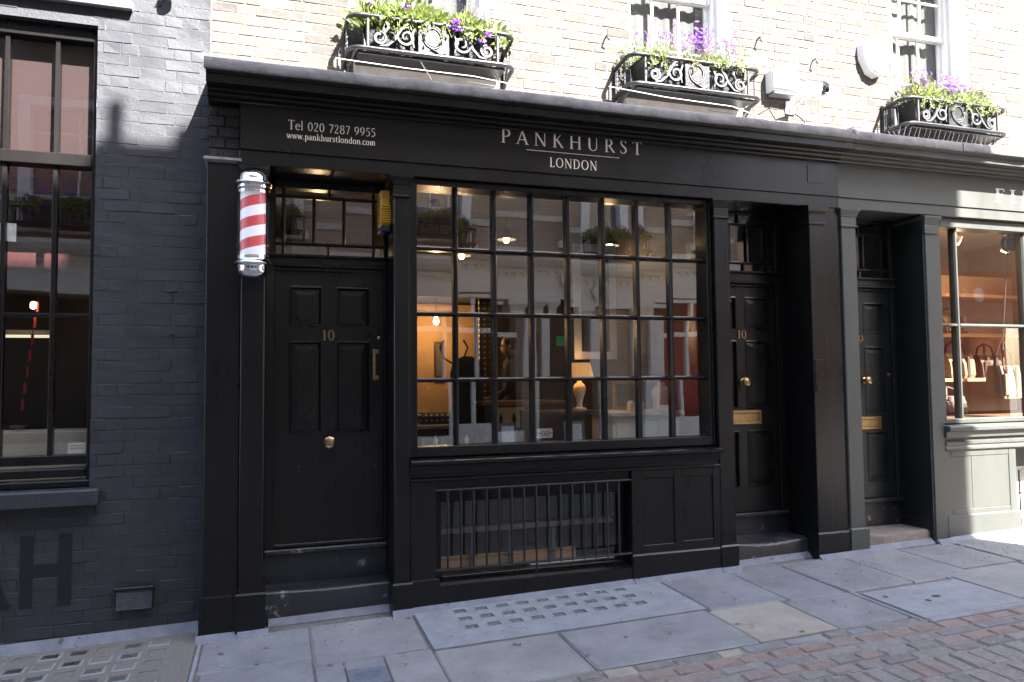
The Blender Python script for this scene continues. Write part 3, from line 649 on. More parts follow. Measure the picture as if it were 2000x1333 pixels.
# --- glazing helper: tenon bars with sloped front
def bar_v(m,parent,x,w_,z0,z1,yf,yb,name='glazing_bar'):
    MB().prism([(x-w_/2,yb),(x-w_/2,yf+.016),(x-w_*.22,yf),(x+w_*.22,yf),(x+w_/2,yf+.016),(x+w_/2,yb)],'Z',z0,z1).build(name,m,parent)
def bar_h(m,parent,z,h,x0,x1,yf,yb,name='glazing_bar'):
    MB().prism([(yb,z-h/2),(yf+.016,z-h/2),(yf,z-h*.2),(yf,z+h*.2),(yf+.016,z+h/2),(yb,z+h/2)],'X',x0,x1).build(name,m,parent)
def pane(parent,x0,x1,z0,z1,y,m=None,tilt=True):
    t=(lambda: rnd.uniform(-.0022,.0022)) if tilt else (lambda:0)
    cx,cz=(x0+x1)/2,(z0+z1)/2; a,b=(x1-x0)/2+.006,(z1-z0)/2+.006; tx,tz=t(),t()
    me=MB().add([(-a,-tx-tz,-b),(a,tx-tz,-b),(a,tx+tz,b),(-a,-tx+tz,b)],[(0,1,2,3)]).mesh(m or M['glass'],recalc=False,name='pane')
    return obj('pane',me,parent,(cx,y,cz))
# --- the 32-pane display window
X0,X1=1.004,3.402
wf=MB(); wf.cbox(.937,X0,.05,.2,1.075,3.088,.005).cbox(X1,3.449,.05,.2,1.075,3.088,.005).cbox(X0,X1,.052,.2,3.045,3.088,.005).cbox(X0,X1,.052,.2,1.078,1.150,.005)
win=wf.build('display_window',K,shop)
bx('bead',K,win,3.425,3.437,.035,.06,1.08,3.08,.003); bx('bead',K,win,.944,.952,.042,.06,1.08,3.08,.003)
cw=(X1-X0)/8; zr=[(2.606,3.045),(2.127,2.574),(1.642,2.095),(1.150,1.610)]
for k in range(1,8): bar_v(K,win,X0+k*cw,.034,1.15,3.045,.094,.165)
for z in (2.590,2.111,1.626): bar_h(K,win,z,.032,X0,X1,.090,.163)
for k in range(8):
    for (a,b) in zr: pane(win,X0+k*cw+(.017 if k else 0),X0+(k+1)*cw-(.017 if k<7 else 0),a,b,.138)
MB().prism([(.2,1.078),(-.05,1.062),(-.062,1.056),(-.062,1.035),(-.052,1.028),(-.02,1.02),(-.012,.99),(.0,.965),(.2,.965)],'X',.937,3.449).build('sill',K,shop)
MB().prism([(.2,.965),(.016,.965),(.016,.938),(-.006,.930),(-.012,.924),(-.012,.916),(.0,.91),(.2,.91)],'X',.94,3.446).build('apron_moulding',K,shop)
# --- stall riser
sr=MB(); sr.cbox(.94,1.122,.006,.4,.2,.912,.004).cbox(1.122,2.66,.03,.4,.845,.912,.004)
ris=sr.build('stall_riser',K,shop)
rb=MB(); rb.cbox(2.662,2.748,.0,.4,.2,.912,.004).cbox(3.030,3.100,.0,.4,.2,.912,.003).cbox(3.380,3.446,.0,.4,.2,.912,.003).cbox(2.748,3.030,.0,.4,.848,.912,.003).cbox(2.748,3.030,.0,.4,.2,.336,.003).cbox(3.1,3.38,.0,.4,.848,.912,.003).cbox(3.1,3.38,.0,.4,.2,.346,.003)
rb.build('panel_frame',K,ris)
bx('panel',K,ris,2.748,3.030,.012,.3,.336,.848,.002); bx('panel',K,ris,3.10,3.38,.012,.3,.346,.848,.002)
MB().loft([(2.655,3.446,-.014,.4,-.1),(2.655,3.446,-.014,.4,.262),(2.657,3.446,-.006,.4,.274),(2.66,3.446,.002,.4,.276)]).build('plinth',K,shop)
MB().loft([(.94,1.145,-.010,.4,-.1),(.94,1.145,-.010,.4,.222),(.94,1.14,-.004,.4,.234),(.94,1.13,.004,.4,.236)]).build('plinth',K,shop)
MB().loft([(1.14,2.66,-.004,.4,-.1),(1.14,2.66,-.004,.4,.178),(1.14,2.66,.03,.4,.192)]).build('plinth',K,shop)
bf=MB(); bf.cbox(1.122,1.185,.12,.2,.19,.845,.004).cbox(2.622,2.662,.12,.2,.19,.845,.004).cbox(1.185,2.622,.12,.2,.74,.845,.004).cbox(1.185,2.622,.10,.2,.188,.215,.004)
bw=bf.build('basement_window',K,shop); pane(bw,1.185,2.622,.215,.74,.16,M['sashglass'])
gr=MB(); gr.tube([(1.123,.015,.842),(2.66,.015,.842)],.010,8).tube([(1.123,.015,.282),(2.66,.015,.282)],.010,8)
gro=gr.build('window_grille',M['iron'],shop,smooth=40)
for i in range(15):
    x=1.211+i*.0958; zb=.205 if i==7 else .268
    MB().tube([(x,.015,zb),(x,.015,.85)],.0085,8).build('bar',M['iron'],gro,smooth=40)

# --- doors
def door(parent,m,x0,x1,z0,z1,y,panels,xl,xr,ztr,ztop,vb,hb,tsplit,bsplit):
    xs=sorted({x0,x1}); 
    d=thing('door','','');
    for k in list(d.keys()): del d[k]
    d.parent=parent
    # leaf with sunk panels
    holes=[p for p in panels]
    wall_with_holes('leaf',m,d,x0,x1,y,y+.04,z0,z1,holes)
    for (a,b,c,e) in panels:
        mo=MB(); w_=.011
        mo.add([(a-.012,y-.004,c-.012),(b+.012,y-.004,c-.012),(b+.012,y-.004,e+.012),(a-.012,y-.004,e+.012),(a,y-.007,c),(b,y-.007,c),(b,y-.007,e),(a,y-.007,e),(a+w_,y+.019,c+w_),(b-w_,y+.019,c+w_),(b-w_,y+.019,e-w_),(a+w_,y+.019,e-w_),(a-.012,y+.002,c-.012),(b+.012,y+.002,c-.012),(b+.012,y+.002,e+.012),(a-.012,y+.002,e+.012)],
               [(0,1,5,4),(1,2,6,5),(2,3,7,6),(3,0,4,7),(4,5,9,8),(5,6,10,9),(6,7,11,10),(7,4,8,11),(0,12,13,1),(1,13,14,2),(2,14,15,3),(3,15,12,0)])
        mo.build('panel_moulding',m,d,recalc=False)
        MB().loft([]) if False else None
        pn=MB(); q=.05
        pn.add([(a,y+.020,c),(b,y+.020,c),(b,y+.020,e),(a,y+.020,e),(a+q,y+.010,c+q),(b-q,y+.010,c+q),(b-q,y+.010,e-q),(a+q,y+.010,e-q)],[(0,1,5,4),(1,2,6,5),(2,3,7,6),(3,0,4,7),(4,5,6,7)])
        pn.build('panel',m,d,recalc=False)
    # frame, transom rail and fanlight
    fr=MB(); fr.cbox(xl,x0-.003,y-.02,y+.08,z0-.04,ztop+.05,.004).cbox(x1+.003,xr,y-.02,y+.08,z0-.04,ztop+.05,.004).cbox(x0-.003,x1+.003,y-.016,y+.08,z1+.003,z1+.03,.004).cbox(xl,xr,y-.05,y+.08,z1+.03,z1+.052,.006).cbox(xl,xr,y-.03,y+.08,z1+.052,ztr-.024,.004).cbox(xl,xr,y-.055,y+.08,ztr-.024,ztr-.004,.006)
    fr.cbox(xl,xr,y-.02,y+.08,ztop,3.088,.003)
    f=fr.build('door_frame',m,parent)
    tw=MB(); tw.box(x0,x1,y+.0,y+.05,ztr-.006,ztr+.004); t=tw.build('fanlight',m,parent)
    a,b=x0,x1
    for x in (vb[0],vb[-1]): bar_v(m,t,x,.026,ztr,ztop,y+.0,y+.04)
    for z in hb: bar_h(m,t,z,.026,a,b,y+.002,y+.038)
    for x in vb[1:-1]: bar_v(m,t,x,.026,hb[0]+.012,hb[1]-.012,y+.001,y+.04)
    bar_v(m,t,tsplit,.022,hb[1]+.012,ztop,y+.001,y+.04); bar_v(m,t,bsplit,.022,ztr,hb[0]-.012,y+.001,y+.04)
    ex=[a]+list(vb)+[b]; 
    for (c,e) in ((ztr,hb[0]),(hb[0],hb[1]),(hb[1],ztop)):
        xx=ex if (c,e)==(hb[0],hb[1]) else [a,vb[0],tsplit if e==ztop else bsplit,vb[-1],b]
        for i in range(len(xx)-1):
            pane(t,xx[i]+.008,xx[i+1]-.008,c+.008,e-.008,y+.022,M['oldglass'])
    return d
def recess(parent,m,xl,xr,y,zt,ms):
    bx('soffit',m,parent,xl,xr,.02,y+.1,3.089,3.12,.002)
def knob(parent,x,y,z,m,r=.045,n=8):
    MB().lathe([(r*.72,0),(r*.74,-.008),(r*.42,-.014),(r*.36,-.03),(r*.75,-.04),(r,-.052),(r*.98,-.06),(r*.72,-.068),(r*.66,-.066),(r*.3,-.072)],(x,y,z),'Y',n).build('knob',m,parent,smooth=25 if n<12 else 50)
recess(shop,K,-.037,.83,.37,3.09,0)
d1=door(shop,K,.032,.803,.447,2.425,.37,[(.14,.352,2.035,2.31),(.471,.691,2.035,2.31),(.14,.352,1.256,1.91),(.471,.694,1.256,1.91)],-.036,.829,2.55,3.035,(.088,.303,.518,.737),(2.633,2.98),.413,.408)
knob(d1,.412,.37,1.184,M['brassdull'],.046,8)
lettering('10',.356,.452,1.926,.082,.361,M['brassdull'],d1,'house_number',trk=.02,depth=.005,wgt=1.25)
h=MB(); h.cbox(.722,.748,.335,.35,1.63,1.862,.004).cbox(.724,.772,.345,.371,1.826,1.858,.004).cbox(.724,.772,.345,.371,1.634,1.666,.004); h.build('pull_handle',M['brass'],d1)
for (x,z,r) in ((.774,1.944,.014),(.745,1.488,.005),(.748,1.2,.005),(.75,1.0,.007),(.76,1.98,.006),(.20,1.015,.006)): MB().lathe([(r,0),(r,-.004),(r*.6,-.007)],(x,.37,z),'Y',10).build('lock',M['brassdull'] if r>.01 else M['ironlight'],d1,smooth=40)
bx('weather_bar',K,d1,.032,.803,.352,.37,.447,.475,.006)
def steps(parent,m,mt,xl,xr,zt,zth,yd,yf,worn=.0):
    bx('threshold',mt,parent,xl,xr,yd-.035,yd+.1,zth-.042,zth-.004,.008)
    bx('riser',mt,parent,xl,xr,yd-.006,yd+.1,zt-.02,zth-.042,.004)
    n=24; vs_=[]; fs=[]
    for i in range(n+1):
        x=xl+(xr-xl)*i/n; dp=worn*math.sin(math.pi*i/n)**2*(1+.2*math.sin(i*2.3))
        vs_+=[(x,yd-.006,zt-.003),(x,yf+.03,zt-dp*.6),(x,yf+.008,zt-.006-dp),(x,yf,zt-.02-dp),(x,yf,GZ(x,yf)-.08)]
    for i in range(n):
        for c in range(4): fs.append((5*i+c,5*i+c+1,5*i+6+c,5*i+5+c))
    MB().add(vs_,fs).build('step',m,parent,smooth=50,recalc=False)
steps(shop,M['blackstep'],M['blackstep'],-.036,.829,.205,.445,.37,.15,.01)
# second number ten
bx('reveal',K,shop,3.574,3.60,.02,.46,0,3.088,.002)
recess(shop,K,3.574,4.384,.39,3.09,0)
d2=door(shop,K,3.632,4.312,.455,2.42,.39,[(3.70,3.893,2.05,2.325),(4.003,4.245,2.05,2.325),(3.70,3.893,1.36,1.94),(4.003,4.245,1.36,1.94),(3.70,3.893,.675,1.15),(4.003,4.245,.675,1.15)],3.60,4.383,2.565,3.07,(3.70,3.86,4.036,4.235),(2.64,2.985),3.95,4.0)
lettering('10',3.905,4.0,1.967,.08,.381,M['brassdull'],d2,'house_number',trk=.02,depth=.005,wgt=1.2)
knob(d2,3.957,.39,1.585,M['brass'],.042,20)
def letterbox(parent,x0,x1,z0,z1,y):
    l=MB(); l.cbox(x0,x1,y-.012,y,z0,z0+.026,.003).cbox(x0,x1,y-.012,y,z1-.026,z1,.003).cbox(x0,x0+.03,y-.012,y,z0+.026,z1-.026,.003).cbox(x1-.03,x1,y-.012,y,z0+.026,z1-.026,.003); lo=l.build('letterbox',M['brass'],parent)
    bx('flap',M['brass'],lo,x0+.032,x1-.032,y-.006,y,z0+.028,z1-.028,.002)
letterbox(d2,3.772,4.135,1.213,1.335,.389)
steps(shop,M['blackstep'],M['blackstep'],3.574,4.384,.262,.452,.39,.112,.03)
bx('skirting',K,shop,4.372,4.384,.05,.385,.2,.312,.003)
# number nine (taupe front)
recess(shop2,TP,4.88,5.657,.37,3.09,0)
TD=mat('dark_green_black_paint',(.012,.014,.0135),.4,var=.25,bump=.06,rvar=.08)
bx('reveal',TD,shop2,5.640,5.657,.012,.46,0,3.088,.002)
d3=door(shop2,TD,4.93,5.585,.505,2.415,.37,[(4.99,5.16,2.03,2.30),(5.285,5.51,2.03,2.30),(4.99,5.16,1.27,1.89),(5.285,5.51,1.27,1.89),(4.99,5.16,.66,1.10),(5.285,5.51,.66,1.10)],4.90,5.64,2.545,3.055,(4.99,5.145,5.303,5.515),(2.62,2.955),5.25,5.25)
lettering('9',5.20,5.262,1.93,.08,.361,M['brassdull'],d3,'house_number',depth=.005,wgt=1.2)
knob(d3,5.262,.37,1.585,M['brass'],.04,20)
letterbox(d3,5.08,5.437,1.13,1.248,.369)
MB().lathe([(.02,0),(.02,-.01),(.012,-.014)],(5.545,.37,1.635),'Y',14).build('lock',M['brassdull'],d3,smooth=40)
OLDST=mat('worn_brown_stone',(.17,.145,.125),.85,var=.3,vs_=12,bump=.6,bs=40,spots=(.3,.27,.24),spot_s=14,spot_t=.66)
steps(shop2,OLDST,M['blackstep'],4.88,5.657,.245,.50,.37,.05,.006)
bx('skirting',TD,shop2,5.628,5.640,.05,.36,.15,.33,.003)
# right shop window and riser
wf=MB(); wf.cbox(5.80,5.888,.05,.2,1.18,3.088,.006).cbox(5.888,8.6,.052,.2,3.0,3.088,.005).cbox(5.888,8.6,.06,.2,1.18,1.222,.005)
w2=wf.build('display_window',TP,shop2)
for (x,w_) in ((6.118,.034),(6.985,.05),(7.85,.05)): bar_v(TP,w2,x,w_,1.222,3.0,.085,.16)
for (a,b) in ((5.888,6.101),(6.135,6.96),(7.01,7.825),(7.875,8.6)):
    bar_h(TP,w2,2.09,.03,a,b,.085,.158); pane(w2,a,b,2.105,3.0,.13,M['plainglass']); pane(w2,a,b,1.222,2.075,.13,M['plainglass'])
MB().prism([(.2,1.18),(-.05,1.165),(-.058,1.155),(-.058,1.125),(-.02,1.11),(-.012,1.06),(.2,1.06)],'X',5.80,8.6).build('sill',TP,shop2)
MB().prism([(.2,1.06),(.02,1.06),(.02,1.035),(-.012,1.02),(-.012,1.0),(.0,.985),(-.008,.965),(-.008,.95),(.01,.94),(.2,.94)],'X',5.80,8.6).build('apron_moulding',TP,shop2)
rb=MB(); rb.cbox(5.80,5.87,.012,.4,.1,.945,.004).cbox(6.57,6.66,.012,.4,.1,.945,.004).cbox(5.87,6.57,.012,.4,.885,.945,.004).cbox(5.87,6.57,.012,.4,.1,.41,.004)
r2=rb.build('stall_riser',TP,shop2); bx('panel',TP,r2,5.87,6.115,.018,.3,.41,.885,.003); bx('panel',TP,r2,6.117,6.57,.018,.3,.41,.885,.003)
MB().loft([(5.80,6.675,-.002,.4,-.1),(5.80,6.675,-.002,.4,.352),(5.80,6.67,.004,.4,.366)]).build('plinth',TP,shop2)
bx('plinth',TP,shop2,7.6,8.6,.0,.4,-.1,.945,.004)
bx('light_well_wall',M['whitep'],shop2,6.66,7.6,.36,.40,-.1,.7,.002); bx('light_well_lintel',TP,shop2,6.66,7.6,.2,.40,.72,.945,.002)
gg=MB().tube([(6.66,.1,.72),(7.6,.1,.72)],.008,8).build('window_grille',M['iron'],shop2)
for i in range(9): MB().tube([(6.70+i*.1,.1,.2),(6.70+i*.1,.1,.72)],.008,8).build('bar',M['iron'],gg)
bx('plinth',TP,shop2,6.675,7.6,.02,.4,-.1,.19,.004)

# ------------------------------------------------------------------ window boxes and flowers
def leafmat(name,c1,c2,rough=.55):
    m=bpy.data.materials.new(name); m.use_nodes=True; nt=m.node_tree; N=nt.nodes; L=nt.links; b=N['Principled BSDF']
    geo=N.new('ShaderNodeNewGeometry'); n=N.new('ShaderNodeTexNoise'); n.inputs['Scale'].default_value=45; L.new(geo.outputs['Position'],n.inputs['Vector'])
    mr=N.new('ShaderNodeMapRange'); mr.inputs[1].default_value=.35; mr.inputs[2].default_value=.65; L.new(n.outputs[0],mr.inputs[0])
    mx=N.new('ShaderNodeMixRGB'); mx.inputs[1].default_value=(*c1,1); mx.inputs[2].default_value=(*c2,1); L.new(mr.outputs[0],mx.inputs[0]); L.new(mx.outputs[0],b.inputs['Base Color']); b.inputs['Roughness'].default_value=rough
    t=N.new('ShaderNodeBsdfTranslucent'); L.new(mx.outputs[0],t.inputs[0]); ms=N.new('ShaderNodeMixShader'); ms.inputs[0].default_value=.35; L.new(b.outputs[0],ms.inputs[1]); L.new(t.outputs[0],ms.inputs[2]); L.new(ms.outputs[0],N['Material Output'].inputs[0])
    return m
M['leaf']=leafmat('bright_leaf',(.12,.20,.035),(.29,.33,.09))
M['leafgrey']=leafmat('silvery_leaf',(.20,.25,.13),(.36,.38,.26))
M['leafyellow']=leafmat('yellow_leaf',(.22,.24,.03),(.38,.36,.06))
M['petal']=leafmat('violet_petal',(.10,.018,.30),(.20,.05,.44))
M['petal2']=leafmat('mauve_petal',(.22,.07,.42),(.32,.12,.5))
M['stalk']=mat('dry_stalk',(.2,.16,.09),.8)
def rv(s=1.): return Vector((rnd.gauss(0,1),rnd.gauss(0,1),rnd.gauss(0,1))).normalized()*s
def leaf(mb,p,d,l,w_):
    d=d.normalized(); s=d.cross(rv()).normalized(); n=s.cross(d)
    mb.add([p,p+d*l*.45+s*w_*.5+n*l*.06,p+d*l-n*l*.1,p+d*l*.45-s*w_*.5+n*l*.06],[(0,1,2,3)])
def flower_head(mb,p,r,n=11):
    ax=(Vector((rnd.uniform(-.5,.5),-rnd.uniform(.3,1),rnd.uniform(.3,1)))).normalized(); s=ax.cross(rv()).normalized(); t=ax.cross(s)
    for k in range(n):
        a=2*math.pi*k/n; d=s*math.cos(a)+t*math.sin(a); e=(s*math.cos(a+.25)+t*math.sin(a+.25)); e2=(s*math.cos(a-.25)+t*math.sin(a-.25))
        mb.add([p,p+e*r*.6+ax*r*.15,p+d*r+ax*r*rnd.uniform(-.1,.2),p+e2*r*.6+ax*r*.15],[(0,1,2,3)])
def spiral(cx,cz,r0,r1,a0,turns,y,n=26):
    return [(cx+(r0+(r1-r0)*i/n)*math.cos(R(a0+turns*360*i/n)),y,cz+(r0+(r1-r0)*i/n)*math.sin(R(a0+turns*360*i/n))) for i in range(n+1)]
def window_box(xc,y,z,label,rz=0.):
    t=thing('window_box',label,'window box','iron window boxes on the house fronts',(xc,y,z)); t.rotation_euler=(0,0,rz)
    MB().loft([(-.455,.455,-.235,-.04,.0),(-.475,.475,-.255,-.03,.205),(-.482,.482,-.262,-.024,.207),(-.482,.482,-.262,-.024,.222)]).build('trough',M['iron'],t)
    bx('soffit_board',M['iron'],t,-.545,.545,-.27,-.01,-.055,-.032,.004)
    for zz,nm in ((.212,'top_rail'),(-.022,'lower_rail')):
        pts=[(-.615,0,zz-.03),(-.612,-.16,zz-.012)]+[(-.612+.09*(1-math.cos(R(a))),-.21-.085*math.sin(R(a)),zz-.006+.006*a/90) for a in range(0,91,15)]
        pts=pts+[(-x_,y_,z_) for (x_,y_,z_) in pts[::-1]]
        MB().tube(pts,.017,8).build(nm,M['iron'],t,smooth=50)
    for sx in (-1,1):
        MB().tube([(sx*.478,-.29,-.03),(sx*.478,-.29,.215)],.011,8).build('post',M['ironlight'],t,smooth=50)
        MB().cbox(sx*.615-.012,sx*.615+.012,-.03,-.002,-.13,.22,.004).build('bracket',M['iron'],t)
        MB().tube([(sx*.60,-.01,-.16),(sx*.59,-.12,-.09),(sx*.56,-.26,-.03)],.010,6).build('bracket',M['iron'],t,smooth=50)
        for q in (-.05,-.12,-.19): MB().tube([(sx*.611,q,-.03),(sx*.611,q,.19)],.006,6).build('side_bar',M['iron'],t,smooth=50)
        yy=-.288
        for pts in (spiral(sx*.395,.062,.05,.014,90 if sx<0 else 90,1.6*sx,yy),
                    [(sx*.395,yy,.008),(sx*.34,yy,.012),(sx*.29,yy,.06),(sx*.25,yy,.13),(sx*.21,yy,.185),(sx*.165,yy,.20)],
                    spiral(sx*.205,.09,.075,.018,75,-1.5*sx,yy),
                    [(sx*.36,yy,.10),(sx*.33,yy,.15),(sx*.345,yy,.17)],[(sx*.15,yy,.02),(sx*.17,yy,.10),(sx*.14,yy,.17)]):
            MB().tube(pts,[.008+.008*abs(math.sin(i*math.pi/(len(pts)-1))) for i in range(len(pts))],6).build('scroll',M['ironlight'],t,smooth=60)
    pl_=bx('medallion',M['iron'],t,-.12,.11,-.292,-.275,-.035,.212,.004)
    for (a,b) in ((.072,.082),(.058,.066)): MB().tube([(-.01+a*math.cos(R(q)),-.295,.115+b*math.sin(R(q))) for q in range(0,360,15)],.007,6,True).build('medallion_ring',M['ironlight'],t,smooth=60)
    MB().tube([(-.03,-.296,.03),(.01,-.297,.012),(.05,-.297,-.005),(.08,-.296,.012)],.008,6).build('medallion_tail',M['ironlight'],t,smooth=60)
    return t
def flowers(xc,y,z,label,kind,seed,rz=0.,n=3600):
    rnd.seed(seed)
    t=thing('flowering_plant',label,'flowers','flowers in the window boxes',(xc,y,z)); t.rotation_euler=(0,0,rz)
    a=MB(); b=MB(); f1=MB(); f2=MB(); f3=MB(); stl=MB(); clumps=[(rnd.uniform(-.46,.46),rnd.uniform(-.24,-.06),rnd.uniform(.07,.17)) for _ in range(15)]
    for i in range(n):
        cx,cy,r=rnd.choice(clumps); v=rv(r*rnd.random()**.4); p=Vector((cx+v.x*1.3,cy+v.y*.9,.21+abs(v.z)*1.25*(1 if rnd.random()<.9 else -.6)))
        if p.z<.19: p.y=min(p.y,-.27)
        ls=(1.35,.8,1.)[kind-1]; leaf(a if rnd.random()<(.8,.35,.6)[kind-1] else b,p,Vector((v.x,v.y-.02,abs(v.z)*.7+.02))+rv(.03),rnd.uniform(.025,.055)*ls,rnd.uniform(.014,.034)*ls*(.6 if kind==2 else 1))
    for i in range(90):            # thin upright stems
        x=rnd.uniform(-.5,.52); p=Vector((x,rnd.uniform(-.25,-.05),.24)); q=p+Vector((rnd.uniform(-.07,.09),rnd.uniform(-.1,.04),rnd.uniform(.1,.26)))
        stl.tube([p,(p+q)/2+rv(.012),q],.0016,3)
        for k in range(3): leaf(b,p+(q-p)*rnd.uniform(.3,.95),rv()+Vector((0,0,.6)),.03,.009)
        if kind==2 and rnd.random()<.75:
            for k in range(9): leaf(f2 if rnd.random()<.5 else f1,q+rv(.014)+Vector((0,0,rnd.uniform(-.03,.03))),rv(),.018,.010)
    for i in range((26,18,22)[kind-1]):      # trailing shoots over the front
        x=rnd.uniform(-.46,.46); p=Vector((x,-.25,.23)); q=Vector((x+rnd.uniform(-.06,.06),-.32,.23-rnd.uniform(.02,.15)))
        stl.tube([p,Vector((x,-.31,.235)),q],.0015,3)
        for k in range(7): leaf(a if rnd.random()<.6 else b,Vector((x,-.31,.235)).lerp(q,rnd.random())+rv(.01),rv()+Vector((0,-.5,-.2)),rnd.uniform(.02,.045),rnd.uniform(.012,.028))
    if kind==3:
        for i in range(220):
            p=Vector((rnd.gauss(-.33,.07),rnd.uniform(-.25,-.08),rnd.uniform(.25,.45))); leaf(f3,p,rv()+Vector((0,0,1)),rnd.uniform(.03,.06),.012)
    groups=[(rnd.uniform(-.42,.42),rnd.uniform(-.27,-.1),rnd.uniform(.34,.50)) for _ in range(7 if kind!=3 else 9)]
    for i in range({1:60,2:50,3:120}[kind]):
        gx,gy,gz=rnd.choice(groups); p=Vector((gx+rnd.gauss(0,.055),gy+rnd.gauss(0,.03),gz+rnd.gauss(0,.035)))
        flower_head(f1 if rnd.random()<.65 else f2,p,rnd.uniform(.02,.034) if kind!=1 else rnd.uniform(.026,.042))
    if kind==1:
        for (gx,gz) in ((.16,.215),(.15,.255),(.40,.17),(-.20,.29),(.13,.235)):
            for k in range(3): flower_head(f1,Vector((gx+rnd.gauss(0,.016),-.31,gz+rnd.gauss(0,.02))),.036)
    if f3.v: tag(f3.build('foliage',M['leafyellow'],t,recalc=False),kind='stuff')
    tag(a.build('foliage',M['leaf'],t,recalc=False),kind='stuff'); tag(b.build('foliage',M['leafgrey'],t,recalc=False),kind='stuff')
    tag(f1.build('blossom',M['petal'],t,recalc=False),kind='stuff'); tag(f2.build('blossom',M['petal2'],t,recalc=False),kind='stuff'); tag(stl.build('stem',M['stalk'],t,recalc=False),kind='stuff')
    return t
wb1=window_box(1.12,.25,3.99,'black iron window box with scrollwork above the telephone number and shop name')
window_box(3.305,.25,3.985,'black iron window box with scrollwork beside the white junction box')
window_box(6.07,.25,3.935,'black iron window box with scrollwork above a row of bird spikes')
fl1=flowers(1.12,.25,3.99,'leafy green plants with large violet daisies in the window box nearest the painted brick','1' and 1,11)
flowers(3.305,.25,3.985,'pale green plants with mauve spikes in the window box beside the junction box',2,12)
flowers(6.07,.25,3.935,'mixed plants with dense violet blossom in the window box above the bird spikes',3,13)
rnd.seed(99)
sp=thing('bird_spikes','row of thin metal bird spikes on the ledge under the far window box','bird spikes')
bx('base_strip',M['ironlight'],sp,5.36,6.62,.02,.05,3.735,3.745,.002)
for i in range(44):
    x=5.38+i*.0285; MB().tube([(x,.035,3.74),(x-.03+rnd.uniform(-.01,.01),-.05 if i%2 else .07,3.86+rnd.uniform(-.01,.01))],.0018,4).build('spike',M['lead'],sp)

# ------------------------------------------------------------------ fixtures on the sunlit wall
WH=mat('white_plastic',(.72,.72,.71),.4,var=.06,bump=.03)
jb=thing('junction_box','white plastic junction box on the brick between two window boxes','box')
bx('body',WH,jb,4.165,4.445,.14,.243,4.135,4.325,.008); bx('lid',WH,jb,4.172,4.438,.125,.14,4.15,4.318,.006); bx('base_tray',mat('grey_plastic',(.16,.16,.17),.5),jb,4.19,4.42,.15,.243,4.11,4.135,.004)
cc=thing('security_camera','white security camera on a bracket arm above the cornice','camera')
MB().tube([(4.42,.245,4.03),(4.42,.10,4.04),(4.44,-.02,4.08)],.014,8).build('arm',WH,cc,smooth=50)
bx('wall_plate',WH,cc,4.37,4.47,.23,.244,3.97,4.09,.006)
hb=MB().cbox(-.06,.06,-.10,.07,-.055,.055,.006).build('housing',WH,cc); hb.location=(4.455,-.03,4.11); hb.rotation_euler=(R(24),R(6),R(28))
hb2=MB().cbox(-.063,.063,-.125,.07,.055,.063,.003).build('sunshield',WH,cc); hb2.location=hb.location; hb2.rotation_euler=hb.rotation_euler
ln=MB().lathe([(.036,-.101),(.036,-.125),(.028,-.126),(.02,-.11)],(0,0,0),'Y',16).build('lens',M['iron'],cc,smooth=40); ln.location=hb.location; ln.rotation_euler=hb.rotation_euler
MB().tube([(4.42,.24,4.0),(4.40,.12,3.92),(4.46,.1,3.86),(4.5,.18,3.82)],.005,5).build('cable',M['iron'],cc,smooth=50)
al=thing('alarm_bell','white shield-shaped burglar alarm box on the brick by the far window','alarm')
HX=[(-.165,.13),(-.06,.165),(.06,.165),(.165,.13),(.155,.0),(.085,-.125),(.0,-.16),(-.085,-.125),(-.155,.0)]
def shield(y0,y1,k): return MB().add([(5.355+x*k,y0,4.565+z*k) for x,z in HX]+[(5.355+x*k*.93,y1,4.565+z*k*.93) for x,z in HX],[tuple(range(9))[::-1],tuple(range(9,18))]+[(i,(i+1)%9,9+(i+1)%9,9+i) for i in range(9)])
shield(.243,.17,1).build('body',WH,al); shield(.17,.155,.86).build('cover',WH,al)
for nm,(x,z),lb in (('wall_hook',(4.10,4.62),'small rusty iron wall hook above the junction box'),('wall_hook',(4.69,4.5),'small rusty iron wall hook below the burglar alarm'),('wall_hook',(2.62,4.44),'small rusty iron stub left of the middle window')):
    tag(MB().tube([(x,.246,z),(x,.20,z+.005),(x-.01,.19,z-.03),(x+.012,.195,z-.045)],.007,6).build(nm,M['darkbrick'],None,smooth=40),lb,'hook')
def cable(label,pts,r=.004,m=None): tag(MB().tube(pts,r,5).build('cable',m or M['ironlight'],None,smooth=60),label,'cable')
cable('thin pale wire strung beneath the first window box',[(.42,-.06,3.86),(.9,-.08,3.84),(1.4,-.08,3.84),(1.78,-.03,3.83)],.0025,WH)
cable('dark looped cable hanging under the first window box onto the cornice',[(1.55,-.05,3.93),(1.60,-.06,3.84),(1.56,-.1,3.775),(1.42,-.1,3.78),(1.35,-.08,3.79)],.004,M['iron'])
cable('short straight rod propped under the first window box',[(1.02,-.03,3.92),(1.08,-.12,3.76)],.003)
cable('thin pale wires strung beneath the second window box',[(2.5,-.05,3.90),(3.0,-.07,3.86),(3.6,-.07,3.85),(4.1,.1,3.84),(4.6,.1,3.84)],.0025,WH)
cable('dark drooping cable beneath the second window box medallion',[(3.33,-.05,3.98),(3.40,-.06,3.88),(3.36,-.1,3.78),(3.6,-.1,3.775)],.0035,M['iron'])
cable('dark tangled cable on the cornice below the security camera',[(3.95,.1,3.86),(4.05,.05,3.92),(4.12,.05,3.82),(4.3,.1,3.80),(4.5,.02,3.79),(4.68,.0,3.78)],.005,M['iron'])
cable('dark cable looping up the brick below the junction box',[(3.9,.2,3.95),(3.98,.18,4.0),(4.02,.2,3.86),(4.15,.15,3.82)],.003,M['iron'])

